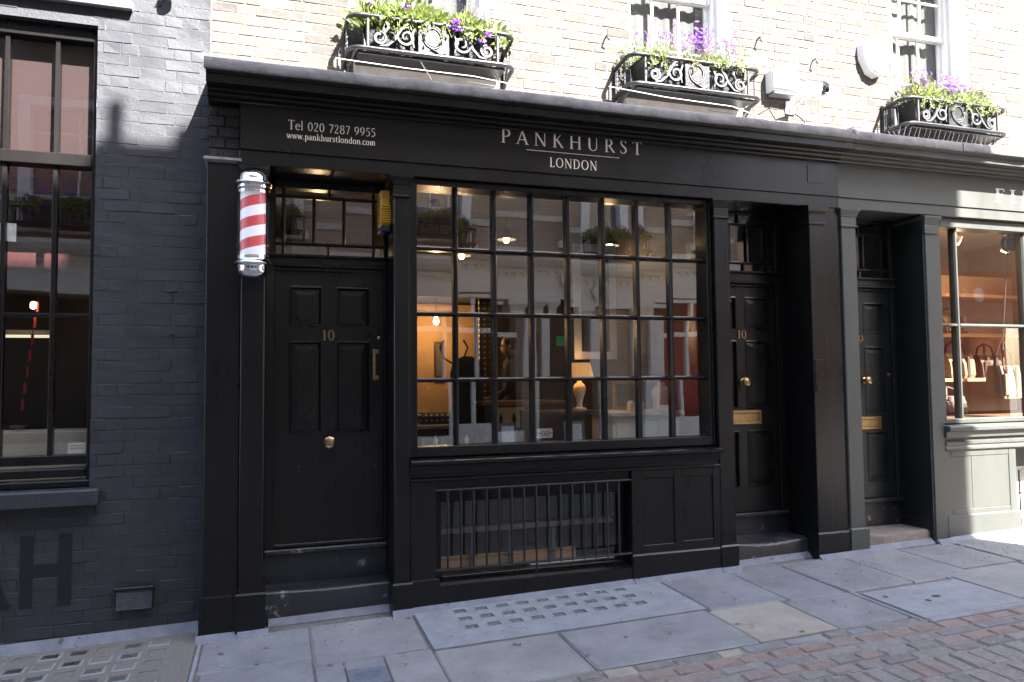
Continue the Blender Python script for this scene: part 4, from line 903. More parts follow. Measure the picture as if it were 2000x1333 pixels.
# ------------------------------------------------------------------ barber pole and alarm in the doorway
bp=thing('barber_pole','red and white striped barber pole with chrome caps beside the shop door','barber pole',loc=(-.112,-.135,2.29))
MB().lathe([(0.0000,.715),(0.0360,.713),(0.0660,.702),(0.0840,.684),(0.0912,.662),(0.0936,.640),(0.0960,.636),(0.1176,.632),(0.1224,.622),(0.1176,.612),(0.1032,.608),(0.1056,.598),(0.1104,.590),(0.1056,.582),(0.1008,.578),(0.1008,.560)],(0,0,0),'Z',40).build('top_cap',M['chrome'],bp,smooth=50)
MB().lathe([(0.1008,.150),(0.1032,.140),(0.1032,.126),(0.1068,.120),(0.1176,.112),(0.1224,.102),(0.1176,.092),(0.1008,.088),(0.0972,.075),(0.0960,.05),(0.0864,.026),(0.0660,.009),(0.0360,.001),(0.0000,.0)],(0,0,0),'Z',40).build('bottom_cap',M['chrome'],bp,smooth=50)
sm=bpy.data.materials.new('barber_stripes'); sm.use_nodes=True; nt=sm.node_tree; N=nt.nodes; L=nt.links
tc=N.new('ShaderNodeTexCoord'); sx=N.new('ShaderNodeSeparateXYZ'); L.new(tc.outputs['Object'],sx.inputs[0])
at=N.new('ShaderNodeMath'); at.operation='ARCTAN2'; L.new(sx.outputs[0],at.inputs[0]); nx_=N.new('ShaderNodeMath'); nx_.operation='MULTIPLY'; nx_.inputs[1].default_value=-1; L.new(sx.outputs[1],nx_.inputs[0]); L.new(nx_.outputs[0],at.inputs[1])
m1=N.new('ShaderNodeMath'); m1.operation='MULTIPLY'; m1.inputs[1].default_value=-1/(2*math.pi); L.new(at.outputs[0],m1.inputs[0])
m2=N.new('ShaderNodeMath'); m2.operation='MULTIPLY_ADD'; m2.inputs[1].default_value=1/.135; L.new(sx.outputs[2],m2.inputs[0]); L.new(m1.outputs[0],m2.inputs[2])
m3=N.new('ShaderNodeMath'); m3.operation='FRACT'; L.new(m2.outputs[0],m3.inputs[0]); m4=N.new('ShaderNodeMath'); m4.operation='GREATER_THAN'; m4.inputs[1].default_value=.5; L.new(m3.outputs[0],m4.inputs[0])
mx=N.new('ShaderNodeMixRGB'); mx.inputs[1].default_value=(.74,.74,.80,1); mx.inputs[2].default_value=(.50,.065,.07,1); L.new(m4.outputs[0],mx.inputs[0]); L.new(mx.outputs[0],N['Principled BSDF'].inputs['Base Color']); N['Principled BSDF'].inputs['Roughness'].default_value=.4
L.new(mx.outputs[0],N['Principled BSDF'].inputs['Emission Color']); N['Principled BSDF'].inputs['Emission Strength'].default_value=.035
sc_=MB().lathe([(.079,.14),(.079,.575)],(0,0,0),'Z',40).build('striped_core',sm,bp,smooth=50)
tg=MB(); n=40; tg.add([(.0985*math.cos(2*math.pi*k/n),.0985*math.sin(2*math.pi*k/n),z) for z in (.148,.566) for k in range(n)],[(k,(k+1)%n,n+(k+1)%n,n+k) for k in range(n)]); tg.build('glass_tube',M['tubeglass'],bp,smooth=60,recalc=False)
for z in (.10,.62): MB().cbox(-.03,.03,.06,.122,z-.02,z+.02,.004).build('wall_bracket',M['chrome'],bp)
YE=mat('yellow_alarm_plastic',(.62,.33,.03),.4,var=.06); NV=mat('navy_plastic',(.01,.015,.05),.4)
ab=thing('alarm_box','yellow louvred alarm box with dark blue base inside the doorway','alarm')
bx('body',YE,ab,.752,.829,.13,.31,2.745,3.01,.012)
for i in range(8): MB().prism([(.13,2.765+i*.017),(.118,2.770+i*.017),(.118,2.777+i*.017),(.13,2.780+i*.017)],'X',.756,.827).build('louvre',YE,ab)
bx('base',NV,ab,.748,.829,.122,.30,2.70,2.745,.01)

# ------------------------------------------------------------------ opposite side of the street (seen in the glass, and it throws the shade)
OB=mat('brown_stock_brick',(.27,.205,.15),.9,var=.3,vs_=10,bump=.4)
def brickify(m,c2):
    nt=m.node_tree; N=nt.nodes; L=nt.links; b=[n for n in N if n.type=='BSDF_PRINCIPLED'][0]
    bt=N.new('ShaderNodeTexBrick'); geo=N.new('ShaderNodeNewGeometry'); cx_=N.new('ShaderNodeSeparateXYZ'); L.new(geo.outputs['Position'],cx_.inputs[0]); cb=N.new('ShaderNodeCombineXYZ'); L.new(cx_.outputs[0],cb.inputs[0]); L.new(cx_.outputs[2],cb.inputs[1]); L.new(cb.outputs[0],bt.inputs['Vector'])
    bt.inputs['Scale'].default_value=1; bt.inputs['Brick Width'].default_value=.225; bt.inputs['Row Height'].default_value=.075; bt.inputs['Mortar Size'].default_value=.006; bt.inputs['Color1'].default_value=(.36,.27,.2,1); bt.inputs['Color2'].default_value=(.27,.205,.155,1); bt.inputs['Mortar'].default_value=(*c2,1)
    L.new(bt.outputs[0],b.inputs['Base Color'])
brickify(OB,(.36,.32,.27))
GS=mat('pale_grey_stone_paint',(.60,.58,.55),.7,var=.1,bump=.1)
ob=thing('opposite_house','brown brick house across the street with pale grey shopfront, seen only in the window reflections','house')
oxs=[-5.9,-2.95,-.1,2.78,5.75,7.95]
hl=[]
for x in oxs: hl+=[(x-.62,x+.62,4.0,5.95),(x-.55,x+.55,6.9,8.5)]
hl+=[(-14,2.02,10.36,10.56)]
hl+=[(4.55,5.38,.1,3.12),(6.55,8.7,.95,2.95),(1.35,3.95,.75,2.95),(-1.9,.9,.75,2.95),(-6.5,-2.4,.75,2.95)]
wall_with_holes('wall',OB,ob,-14,9.09,-7.05,-6.7,-.5,10.55,hl)
MB().box(-14,9.09,-13,-7.05,9.0,9.6).build('roof',M['darkroom'],ob); MB().box(-14,9.09,-7.9,-7.85,-.5,9).build('room_wall',M['darkroom'],ob); MB().box(8.6,9.088,-13,-7.05,-.5,10.0).build('side_wall',OB,ob)
for x,z in ((2.20,10.95),(2.62,10.8),(5.2,10.85)): MB().lathe([(.055,0),(.07,.05),(.05,.1),(.055,.45)],(x,-6.86,z-.45),'Z',12).build('chimney_pot',OB,ob)
for x in oxs:
    for (z0,z1,hw) in ((4.0,5.95,.62),(6.9,8.5,.55)):
        q=MB(); a,b=x-hw,x+hw
        q.box(a,a+.16,-6.85,-6.66,z0,z1).box(b-.16,b,-6.85,-6.66,z0,z1).box(a+.16,b-.16,-6.85,-6.66,z1-.14,z1).box(a-.08,b+.08,-6.85,-6.58,z0-.12,z0)
        for k in (1,2): q.box(a+.16+k*(2*hw-.32)/3-.015,a+.16+k*(2*hw-.32)/3+.015,-6.86,-6.82,z0,z1-.14)
        for k in range(1,4): q.box(a+.16,b-.16,-6.865,-6.83,z0+k*(z1-z0)/4-(.03 if k==2 else .015),z0+k*(z1-z0)/4+(.03 if k==2 else .015))
        q.build('window',M['whitep'],ob)
        MB().box(a+.16,a+.36,-7.1,-7.09,z0,z1).build('curtain',M['red'],ob)
        MB().add([(a+.16,-6.845,z0),(b-.16,-6.845,z0),(b-.16,-6.845,z1),(a+.16,-6.845,z1)],[(3,2,1,0)]).build('pane',M['glass'],ob,recalc=False)
CP2=[(-6.75,3.44),(-6.62,3.45),(-6.6,3.52),(-6.5,3.55),(-6.42,3.62),(-6.38,3.70),(-6.38,3.76),(-6.7,3.82),(-6.75,3.82)]
MB().prism(CP2,'X',-8,9.0).build('cornice',GS,ob)
for i in range(113): MB().box(-8+i*.15,-8+i*.15+.075,-6.66,-6.60,3.38,3.45).build('dentil',GS,ob)
MB().box(-8,9.0,-6.66,-6.62,2.98,3.44).build('fascia',GS,ob)
MB().box(-8,9.0,-6.72,-6.68,4.34,4.45).build('string_course',M['stone'],ob)
for (a,b) in ((4.08,4.32),(4.42,4.55),(5.38,5.58),(6.32,6.55),(8.7,8.95),(1.1,1.35),(.9,1.1),(-2.1,-1.9),(-2.4,-2.15)): MB().loft([(a-.02,b+.02,-6.74,-6.58,-.2),(a-.02,b+.02,-6.74,-6.58,.5),(a,b,-6.74,-6.6,.52),(a,b,-6.74,-6.6,2.8),(a-.05,b+.05,-6.74,-6.55,2.9),(a-.05,b+.05,-6.74,-6.55,3.0)]).build('pilaster',GS,ob)
MB().box(6.55,8.7,-6.72,-6.6,.0,.95).build('stall_riser',GS,ob); MB().box(1.35,3.95,-6.72,-6.6,.0,.75).build('stall_riser',GS,ob); MB().box(-1.9,.9,-6.72,-6.6,.0,.75).build('stall_riser',GS,ob)
MB().box(6.5,8.75,-7.3,-7.28,.9,3.0).build('red_room',M['red'],ob)
for (a,b,z0,z1) in ((6.55,8.7,.95,2.95),(1.35,3.95,.75,2.95),(-1.9,.9,.75,2.95)):
    q=MB().box(a,b,-6.72,-6.62,z0,z0+.08).box(a,b,-6.72,-6.62,2.36,2.44).box(a,b,-6.72,-6.62,z1-.06,z1)
    k=a
    while k<b: q.box(k,k+.06,-6.72,-6.63,z0,z1); k+=.66
    q.build('window_frame',GS,ob)
dr=MB().box(4.6,5.33,-6.95,-6.9,.1,3.05).build('door',mat('dark_maroon_paint',(.03,.012,.012),.4),ob); MB().box(4.77,4.99,-6.9,-6.885,2.13,2.31).build('green_sign',mat('green_sign',(.02,.30,.07),.5),ob)
SH=mat('shield_sign',(.5,.5,.47),.6)
MB().add([(4.82+x*1.1,-6.615,3.25+z*1.1) for x,z in HX]+[(4.82+x*1.1,-6.56,3.25+z*1.1) for x,z in HX],[tuple(range(9))[::-1],tuple(range(9,18))]+[(i,(i+1)%9,9+(i+1)%9,9+i) for i in range(9)]).build('alarm_shield',SH,ob)
MB().add([(5.78+.22*math.cos(R(60*i)),yy,3.25+.17*math.sin(R(60*i))) for yy in (-6.615,-6.56) for i in range(6)],[(0,1,2,3,4,5),(11,10,9,8,7,6)]+[(i,(i+1)%6,6+(i+1)%6,6+i) for i in range(6)]).build('hexagon_sign',SH,ob)
for i,x in enumerate(oxs[1:]):
    lb='window box on the house across the street, reflected in the glass'
    for src in (wb1,fl1):
        r=src.copy(); COL.objects.link(r); r.location=(x,-6.6,3.98); r.rotation_euler=(0,0,math.pi); r['label']=(lb if src is wb1 else 'flowers across the street, reflected in the glass')+', '+('farthest left','second from left','third from left','fourth from left','farthest right')[i]; r['group']='window boxes across the street' if src is wb1 else 'flowers across the street'
        for ch in src.children:
            c=ch.copy(); COL.objects.link(c); c.parent=r
ob2=thing('opposite_house','red-fronted house farther along the street across the way, seen reflected in the glass','house')
wall_with_holes('wall',OB,ob2,12.1,24,-7.05,-6.7,-.5,10.5,[(12.6,17,.6,2.8)])
MB().box(12.1,24,-6.72,-6.6,2.85,3.9).build('fascia',mat('orange_red_paint',(.42,.07,.035),.5),ob2); MB().box(12.6,17,-7.9,-7.88,.4,2.9).build('red_room',M['red'],ob2)
for i in range(6): MB().box(12.6+i*.85,12.7+i*.85,-6.75,-6.62,.6,2.8).build('post',M['red'],ob2)
lettering('SUPE',13.3,14.2,3.28,.24,-6.595,M['white_letter'],ob2,trk=.15,wgt=1.6,mirror=True)
MB().lathe([(.16,0),(.16,.02)],(14.5,-6.6,3.4),'Y',24).build('round_emblem',M['white_letter'],ob2)

ob3=thing('far_house','brick house at the end of the side street, seen only in reflections','house')
wall_with_holes('wall',OB,ob3,3,24,-15.4,-15,-.5,8.6,[(a,a+.9,z,z+1.5) for a in (6,8.2,10.4,12.6,14.8) for z in (.9,3.6,6.2)])
MB().box(3,24,-16.2,-16,-.5,8.5).build('room_wall',M['darkroom'],ob3)
# ------------------------------------------------------------------ rooms behind the glass
def room(x0,x1,y0,y1,z0,z1,mw,mf,mc):
    tag(MB().box(x0,x1,y1,y1+.05,z0,z1).build('interior_wall_back',mw),kind='structure'); tag(MB().box(x0-.05,x0,y0,y1,z0,z1).build('interior_wall_left',mw),kind='structure'); tag(MB().box(x1,x1+.05,y0,y1,z0,z1).build('interior_wall_right',mw),kind='structure')
    tag(MB().box(x0,x1,y0,y1,z0-.05,z0).build('interior_floor',mf),kind='structure'); tag(MB().box(x0,x1,y0,y1,z1,z1+.05).build('interior_ceiling',mc),kind='structure')
WP=mat('ochre_wallpaper',(.34,.20,.085),.8,var=.12,vs_=4,spots=(.42,.31,.20),spot_s=3.2,spot_t=.60)
WD=mat('brown_panelled_wall',(.03,.022,.017),.7,var=.2); DKW=mat('dark_wood',(.03,.018,.012),.45,var=.3,streak=(1,8,1)); FLR=mat('wood_floor',(.06,.035,.02),.5,var=.2,streak=(1,9,1))
CE=mat('dim_ceiling',(.035,.03,.026),.8)
room(-.25,3.5,.47,3.4,.44,3.35,WD,FLR,CE)
wp=tag(bx('interior_panel',WP,None,.9,2.32,3.36,3.39,.45,2.52,.002),kind='structure')
tag(bx('interior_beam',WD,None,.2,3.48,2.75,3.38,2.54,3.34,.004),kind='structure')
def dots(name,base,dot,sc):
    m=mat(name,base,.7); nt=m.node_tree; N=nt.nodes; L=nt.links; v=N.new('ShaderNodeTexVoronoi'); v.inputs['Scale'].default_value=sc; v.inputs['Randomness'].default_value=0; geo=N.new('ShaderNodeNewGeometry'); L.new(geo.outputs['Position'],v.inputs['Vector'])
    c=N.new('ShaderNodeMath'); c.operation='LESS_THAN'; c.inputs[1].default_value=.16; sx=N.new('ShaderNodeSeparateXYZ'); cb=N.new('ShaderNodeCombineXYZ'); L.new(geo.outputs['Position'],sx.inputs[0]); L.new(sx.outputs[0],cb.inputs[0]); L.new(sx.outputs[2],cb.inputs[1]); L.new(cb.outputs[0],v.inputs['Vector']); v.voronoi_dimensions='2D'
    L.new(v.outputs['Distance'],c.inputs[0]); mx=N.new('ShaderNodeMixRGB'); mx.inputs[1].default_value=(*base,1); mx.inputs[2].default_value=(*dot,1); L.new(c.outputs[0],mx.inputs[0]); b=[n for n in N if n.type=='BSDF_PRINCIPLED'][0]; L.new(mx.outputs[0],b.inputs['Base Color']); return m
DT=dots('dotted_curtain',(.09,.06,.04),(.6,.5,.36),16); DB=dots('dotted_black_cloth',(.012,.012,.013),(.6,.58,.54),18)
def curtain(name,x0,x1,y,z0,z1,m,label,cat):
    n=30; prof=[(x0+(x1-x0)*i/n,y+.02*math.sin(i*1.5)) for i in range(n+1)]
    tag(MB().add([(a,b,z) for z in (z0,z1) for a,b in prof],[(i,i+1,n+2+i,n+1+i) for i in range(n)]).build(name,m,None,smooth=60,recalc=False),label,cat)
curtain('curtain',2.22,2.50,2.9,.5,2.62,DT,'brown dotted curtain strip beside the ochre wallpaper inside the shop','curtain')
def pict(x0,x1,z0,z1,y,fm,im,label,w_=.02):
    t=thing('picture_frame',label,'picture frame'); q=MB().cbox(x0,x0+w_,y,y+.02,z0,z1,.003).cbox(x1-w_,x1,y,y+.02,z0,z1,.003).cbox(x0+w_,x1-w_,y,y+.02,z0,z0+w_,.003).cbox(x0+w_,x1-w_,y,y+.02,z1-w_,z1,.003); q.build('frame',fm,t)
    bx('picture',im,t,x0+w_,x1-w_,y+.006,y+.012,z0+w_,z1-w_,.001); return t
MIR=mat('dim_mirror',(.30,.22,.13),.25,metal=.8)
pict(1.42,1.61,1.76,2.11,3.32,DKW,WP,'black-framed picture on the ochre wall, left edge of the display window')
pict(1.82,1.93,1.66,2.08,3.3,DKW,MIR,'narrow black-framed mirror on the ochre wall')
pict(2.60,3.02,1.80,2.85,.95,M['stucco'],mat('dark_print',(.06,.05,.045),.4,var=.4),'large white-mounted picture hanging behind the table lamp',.07)
pict(2.93,3.22,1.345,1.60,.86,mat('gilt_frame',(.30,.16,.05),.45,metal=.4),M['darkroom'],'small gilt-framed mirror standing on the white counter',.03)
BULB=mat('warm_bulb',(1,.8,.5),.3,emit=((1.,.62,.28),7)); SHADE=mat('pleated_lampshade',(.62,.42,.22),.8,emit=((1.,.42,.12),.06),streak=(1,1,1)); CER=mat('cream_ceramic',(.62,.52,.40),.3)
def plight(parent,loc,w_,r=.03,c=(1.,.62,.32)):
    l=bpy.data.lights.new('lamp_light','POINT'); l.energy=w_*.10; l.color=c; l.shadow_soft_size=r; o=bpy.data.objects.new('lamp_light',l); COL.objects.link(o); o.location=loc; o.parent=parent
def pendant(x,y,z,ztop,label,w_,shade=None):
    t=thing('pendant_lamp',label,'lamp')
    MB().tube([(x,y,z+.05),(x,y,ztop)],.004,6).build('cord',M['iron'],t)
    MB().lathe([(.0,-.045),(.018,-.04),(.030,-.02),(.030,.0),(.02,.025),(.012,.045)],(x,y,z),'Z',14).build('bulb',BULB,t,smooth=60)
    MB().lathe([(.013,.045),(.013,.08)],(x,y,z),'Z',10).build('holder',M['brassdull'],t)
    if shade: 
        q=MB(); n=20; q.add([(x+r*math.cos(2*math.pi*k/n),y+r*math.sin(2*math.pi*k/n),z+h_) for r,h_ in ((.10,-.01),(.02,.10)) for k in range(n)],[(k,(k+1)%n,n+(k+1)%n,n+k) for k in range(n)]); q.build('lamp_shade',M['ironlight'],t,smooth=60,recalc=False)
    plight(t,(x,y,z-.07),w_)
pendant(1.755,2.9,2.29,2.54,'bare warm pendant bulb against the ochre wallpaper',26)
pendant(2.30,2.0,3.07,3.35,'small pendant lamp in the third top pane',5,True)
pendant(3.27,1.6,2.98,3.35,'cone-shaded pendant lamp in the sixth top pane',5,True)
pendant(1.85,2.1,2.90,3.35,'small pendant lamp low in the second top pane',5,True)
pendant(.42,1.9,2.72,3.35,'warm pendant bulb seen through the fanlight over the door',7)
# table lamp and furniture
tb=thing('side_table','dark wooden table just inside the window under the lamp','table')
bx('tabletop',DKW,tb,2.1,2.72,.55,1.05,1.325,1.355,.004)
for (x,y) in ((2.13,.58),(2.69,.58),(2.13,1.02),(2.69,1.02)): MB().loft([(x-.02,x+.02,y-.02,y+.02,.44),(x-.025,x+.025,y-.025,y+.025,1.325)]).build('leg',DKW,tb)
tl=thing('table_lamp','table lamp with lit pleated shade and cream vase base in the window','lamp')
MB().lathe([(.062,1.355),(.062,1.37),(.03,1.38),(.022,1.41),(.035,1.46),(.052,1.51),(.056,1.545),(.045,1.575),(.022,1.595),(.02,1.61)],(2.575,.8,0),'Z',24).build('base',CER,tl,smooth=50)
q=MB(); n=72; q.add([(2.575+(r+(.003 if k%2 else 0))*math.cos(2*math.pi*k/n),.8+(r+(.003 if k%2 else 0))*math.sin(2*math.pi*k/n),z) for r,z in ((.128,1.615),(.095,1.765)) for k in range(n)],[(k,(k+1)%n,n+(k+1)%n,n+k) for k in range(n)]); q.build('lamp_shade',SHADE,tl,recalc=False)
MB().lathe([(.012,1.61),(.02,1.64),(.024,1.67),(.0,1.70)],(2.575,.8,0),'Z',12).build('bulb',BULB,tl,smooth=60); plight(tl,(2.575,.8,1.72),1.0)
ct=thing('counter','white painted counter behind the right-hand panes of the display window','counter')
bx('body',M['whitep'],ct,2.80,3.45,.62,1.05,.44,1.30,.004); bx('worktop',M['stone'],ct,2.76,3.47,.56,1.08,1.30,1.338,.005)
for k in range(3): bx('drawer',M['whitep'],ct,2.83+k*.205,3.02+k*.205,.608,.62,1.0,1.26,.004)
bu=thing('plaster_bust','cream plaster torso on the white counter','statue')
MB().lathe([(.075,1.34),(.078,1.40),(.085,1.46),(.088,1.505),(.07,1.54),(.035,1.56),(.03,1.59)],(3.37,.78,0),'Z',20).build('torso',CER,bu,smooth=60)
bu2=thing('white_cups','','');
for k in list(bu2.keys()): del bu2[k]
COL.objects.unlink(bu2); bpy.data.objects.remove(bu2)
for i,(x,lb) in enumerate(((3.02,'white porcelain jar on the counter in front of the gilt mirror'),(3.11,'white porcelain jar on the counter nearest the plaster torso'))):
    tag(MB().lathe([(.028,1.338),(.034,1.36),(.034,1.40),(.026,1.42),(.012,1.43)],(x,.70,0),'Z',14).build('jar',CER,None,smooth=50),lb,'jar')
wbd=tag(bx('window_board',DKW,None,.95,3.45,.17,.46,1.095,1.118,.004),'dark window board inside the display window','shelf')
def photo(x0,x1,y,label,tilt=12):
    t=thing('photo_frame',label,'picture frame',loc=((x0+x1)/2,y,1.12)); w_=(x1-x0)/2; h_=.17
    q=MB().cbox(-w_,-w_+.02,-.008,.008,0,h_,.002).cbox(w_-.02,w_,-.008,.008,0,h_,.002).cbox(-w_+.02,w_-.02,-.008,.008,0,.02,.002).cbox(-w_+.02,w_-.02,-.008,.008,h_-.02,h_,.002); q.build('frame',mat('slate_blue_frame',(.10,.12,.15),.4),t)
    bx('print',mat('pale_print',(.55,.56,.6),.5,var=.3,vs_=30),t,-w_+.02,w_-.02,-.003,.003,.02,h_-.02,.001); bx('strut',DKW,t,-.01,.01,.008,.05,0,.1,.002)
    t.rotation_euler=(R(-tilt),0,R(-8))
photo(1.69,1.83,.30,'slate-framed photograph standing in the third bottom pane')
photo(2.23,2.40,.30,'slate-framed photograph standing in the fifth bottom pane')
gq=thing('razor_card','white razor-blade-shaped card with black letters in the fourth bottom pane','sign')
bl=MB().add([(x,yy,z) for yy in (.262,.266) for x,z in ((1.985,1.17),(1.992,1.165),(2.105,1.165),(2.112,1.17),(2.112,1.235),(2.105,1.24),(1.992,1.24),(1.985,1.235))],[tuple(range(8)),tuple(range(8,16))[::-1]]+[(i,(i+1)%8,8+(i+1)%8,8+i) for i in range(8)]); bl.build('card',M['white_letter'],gq)
lettering('GQ',2.018,2.082,1.185,.034,.2605,M['letter_black'],gq,trk=.05,wgt=1.4)
for (a,b) in ((1.992,2.014),(2.086,2.106)): bx('slot',M['letter_black'],gq,a,b,.2605,.2618,1.2,1.206,.0004)
BT=[mat('amber_bottle',(.16,.06,.015),.2),mat('pale_bottle',(.5,.5,.48),.25),mat('dark_bottle',(.02,.025,.03),.2)]
for i in range(7):
    x=1.10+i*.085+rnd.uniform(-.01,.01); h_=rnd.uniform(.07,.12); t=thing('bottle','small toiletry bottle in the row on the window board','bottle','bottles on the window board',(x,.34+rnd.uniform(-.04,.04),1.118)); t['label']=('amber','pale','black')[i%3]+' toiletry bottle on the window board, '+('first','second','third','fourth','fifth','sixth','seventh')[i]+' from the left pilaster'
    MB().lathe([(.018,0),(.019,h_*.7),(.008,h_*.82),(.008,h_)],(0,0,0),'Z',12).build('flask',BT[i%3],t,smooth=50); MB().lathe([(.010,h_),(.010,h_+.02)],(0,0,0),'Z',10).build('cap',M['iron'],t)
# back bench, coat stand, desk
be=thing('bench','dark bench with polka-dot cushion below the ochre wall','bench'); bx('seat',M['stone'],be,1.3,2.15,2.1,2.5,1.14,1.18,.006); bx('front',DKW,be,1.32,2.13,2.14,2.48,.44,1.14,.004); 
tag(bx('cushion',DB,None,1.42,2.12,2.2,2.46,1.185,1.30,.04),'black polka-dot cushion on the bench','cushion')
cs=thing('coat_stand','bentwood coat stand inside the shop at left','coat stand'); MB().tube([(1.72,1.9,.44),(1.72,1.9,2.0)],.018,8).build('pole',DKW,cs,smooth=50)
for a in (20,140,260):
    d=Vector((math.cos(R(a)),math.sin(R(a)),0)); o_=Vector((1.72,1.9,0)); MB().tube([o_+d*.0+Vector((0,0,1.78)),o_+d*.11+Vector((0,0,1.84)),o_+d*.16+Vector((0,0,1.95)),o_+d*.11+Vector((0,0,2.02))],.011,6).build('hook',DKW,cs,smooth=50); MB().tube([o_+Vector((0,0,.7)),o_+d*.15+Vector((0,0,.6)),o_+d*.24+Vector((0,0,.45))],.014,6).build('foot',DKW,cs,smooth=50)
co=MB(); ring=[]
for j,(z,rx,ry) in enumerate(((1.86,.05,.04),(1.82,.13,.07),(1.70,.17,.09),(1.4,.16,.10),(1.1,.18,.11),(1.0,.19,.11))): ring.append([(1.86+rx*math.cos(2*math.pi*k/20)*(1+.08*math.sin(k*2.2+j)),1.95+ry*math.sin(2*math.pi*k/20),z) for k in range(20)])
co.add([p for r_ in ring for p in r_],[(j*20+k,j*20+(k+1)%20,(j+1)*20+(k+1)%20,(j+1)*20+k) for j in range(5) for k in range(20)]+[tuple(range(20)),tuple(range(100,120))[::-1]]); tag(co.build('coat',mat('dark_wool',(.016,.012,.013),.9,bump=.3),None,smooth=60),'dark coat hanging on the coat stand','coat')
dk=thing('desk','wooden reception desk in the middle of the shop','desk'); bx('desktop',mat('desk_wood',(.17,.09,.045),.4,var=.2),dk,1.9,2.75,1.55,2.0,1.38,1.42,.005); bx('body',DKW,dk,1.93,2.72,1.58,1.97,.44,1.38,.004)
bxs=thing('product_boxes','pale product boxes on the desk shelf','box'); bx('carton',mat('pale_card',(.30,.25,.17),.7),bxs,2.02,2.30,1.50,1.55,1.17,1.36,.004)
for x in (2.07,2.2): MB().lathe([(.018,1.21),(.018,1.27),(.008,1.29),(.008,1.31)],(x,1.497,0),'Z',10).build('printed_bottle',M['letter_black'],bxs)
# person at the desk (skin-modifier body)
def person(loc,label,rz):
    t=thing('person',label,'person',loc=loc); t.rotation_euler=(0,0,rz)
    V=[((0,0,.86),.13),((0,0,1.02),.125),((0,-.01,1.2),.14),((0,-.01,1.32),.11),((0,-.01,1.40),.05),((0,-.02,1.46),.055),
       ((.17,-.01,1.32),.06),((.24,-.02,1.08),.046),((.20,-.2,.98),.036),((.17,-.27,.98),.03),((-.17,-.01,1.32),.06),((-.24,-.02,1.08),.046),((-.20,-.2,.98),.036),((-.17,-.27,.98),.03),
       ((.09,0,.78),.09),((.10,-.01,.44),.062),((.10,.02,.08),.045),((.10,-.12,.03),.035),((-.09,0,.78),.09),((-.10,-.01,.44),.062),((-.10,.02,.08),.045),((-.10,-.12,.03),.035)]
    E_=[(0,1),(1,2),(2,3),(3,4),(4,5),(3,6),(6,7),(7,8),(8,9),(3,10),(10,11),(11,12),(12,13),(0,14),(14,15),(15,16),(16,17),(0,18),(18,19),(19,20),(20,21)]
    me=bpy.data.meshes.new('body'); me.from_pydata([v[0] for v in V],E_,[]); me.materials.append(mat('charcoal_suit',(.03,.03,.034),.8)); o=obj('body',me,t)
    o.modifiers.new('skin','SKIN'); 
    for i,v in enumerate(V): me.skin_vertices[0].data[i].radius=(v[1],v[1]*(.72 if i<4 else 1))
    me.skin_vertices[0].data[0].use_root=True
    sb=o.modifiers.new('sub','SUBSURF'); sb.levels=2; sb.render_levels=2
    SK=mat('skin',(.42,.25,.18),.5); hd=MB().lathe([(.0,-.105),(.035,-.10),(.055,-.075),(.066,-.03),(.073,.02),(.070,.06),(.05,.095),(.0,.108)],(0,0,0),'Z',20); hd.v=[(x,y*1.18-(.018 if (y<-.05 and -.035<z<-.0 and abs(x)<.02) else 0),z) for x,y,z in hd.v]; h_=hd.build('head',SK,t,smooth=70); h_.location=(0,-.02,1.535)
    hr=MB().lathe([(.0,.116),(.055,.10),(.077,.06),(.079,.02),(.072,-.02),(.06,-.04)],(0,0,0),'Z',20); hr.v=[(x,max(y*1.2+.014,-.06),z) for x,y,z in hr.v]; r_=hr.build('hair',mat('dark_hair',(.012,.009,.008),.5),t,smooth=70); r_.location=(0,-.02,1.54)
    for s in (-1,1):
        MB().lathe([(.004,-.012),(.012,0),(.004,.012)],(s*.026,-.097,1.545),'Y',10).build('eye',M['letter_black'],t,smooth=60); MB().lathe([(.006,-.01),(.02,0),(.006,.01)],(s*.073,-.015,1.53),'X',10).build('ear',SK,t,smooth=60)
        for k in range(5): MB().tube([(s*.165+(k-2)*.014,-.28,.985),(s*.16+(k-2)*.015,-.31,.985),(s*.155+(k-2)*.013,-.335+abs(k-2)*.006,.972)],[.0085,.008,.006],6).build('finger',SK,t,smooth=60)
    MB().tube([(-.02,-.098,1.478),(0,-.102,1.476),(.02,-.098,1.478)],.004,5).build('mouth',mat('lips',(.3,.12,.1),.5),t)
person((2.42,2.25,.44),'person in a dark suit standing behind the desk, seen through the window',R(-110))
# hall behind the second door, and the basement
room(3.56,4.55,.50,2.2,.44,3.35,mat('pale_hall',(.22,.21,.19),.8),FLR,CE)
room(4.85,5.68,.48,2.2,.44,3.35,mat('pale_hall_two',(.18,.165,.14),.8),FLR,CE)
room(1.15,2.66,.22,.40,.10,.84,mat('basement_blind',(.03,.033,.033),.8,var=.2),DKW,DKW)
OW=mat('orange_wood',(.32,.18,.09),.5,var=.2,streak=(1,1,8))
bs_=thing('basement_shelving','pale shelf and orange wooden boards behind the barred basement window','shelf'); bx('shelf',mat('grey_shelf',(.12,.125,.12),.7,var=.2),bs_,1.2,2.62,.26,.36,.48,.52,.003); bx('plank',OW,bs_,1.2,2.3,.28,.34,.215,.30,.003); bx('cloth',M['stone'],bs_,1.9,2.6,.20,.28,.205,.222,.004)
for x in (1.45,1.75,2.1): bx('upright',M['ironlight'],bs_,x-.015,x+.015,.24,.26,.21,.48,.002)
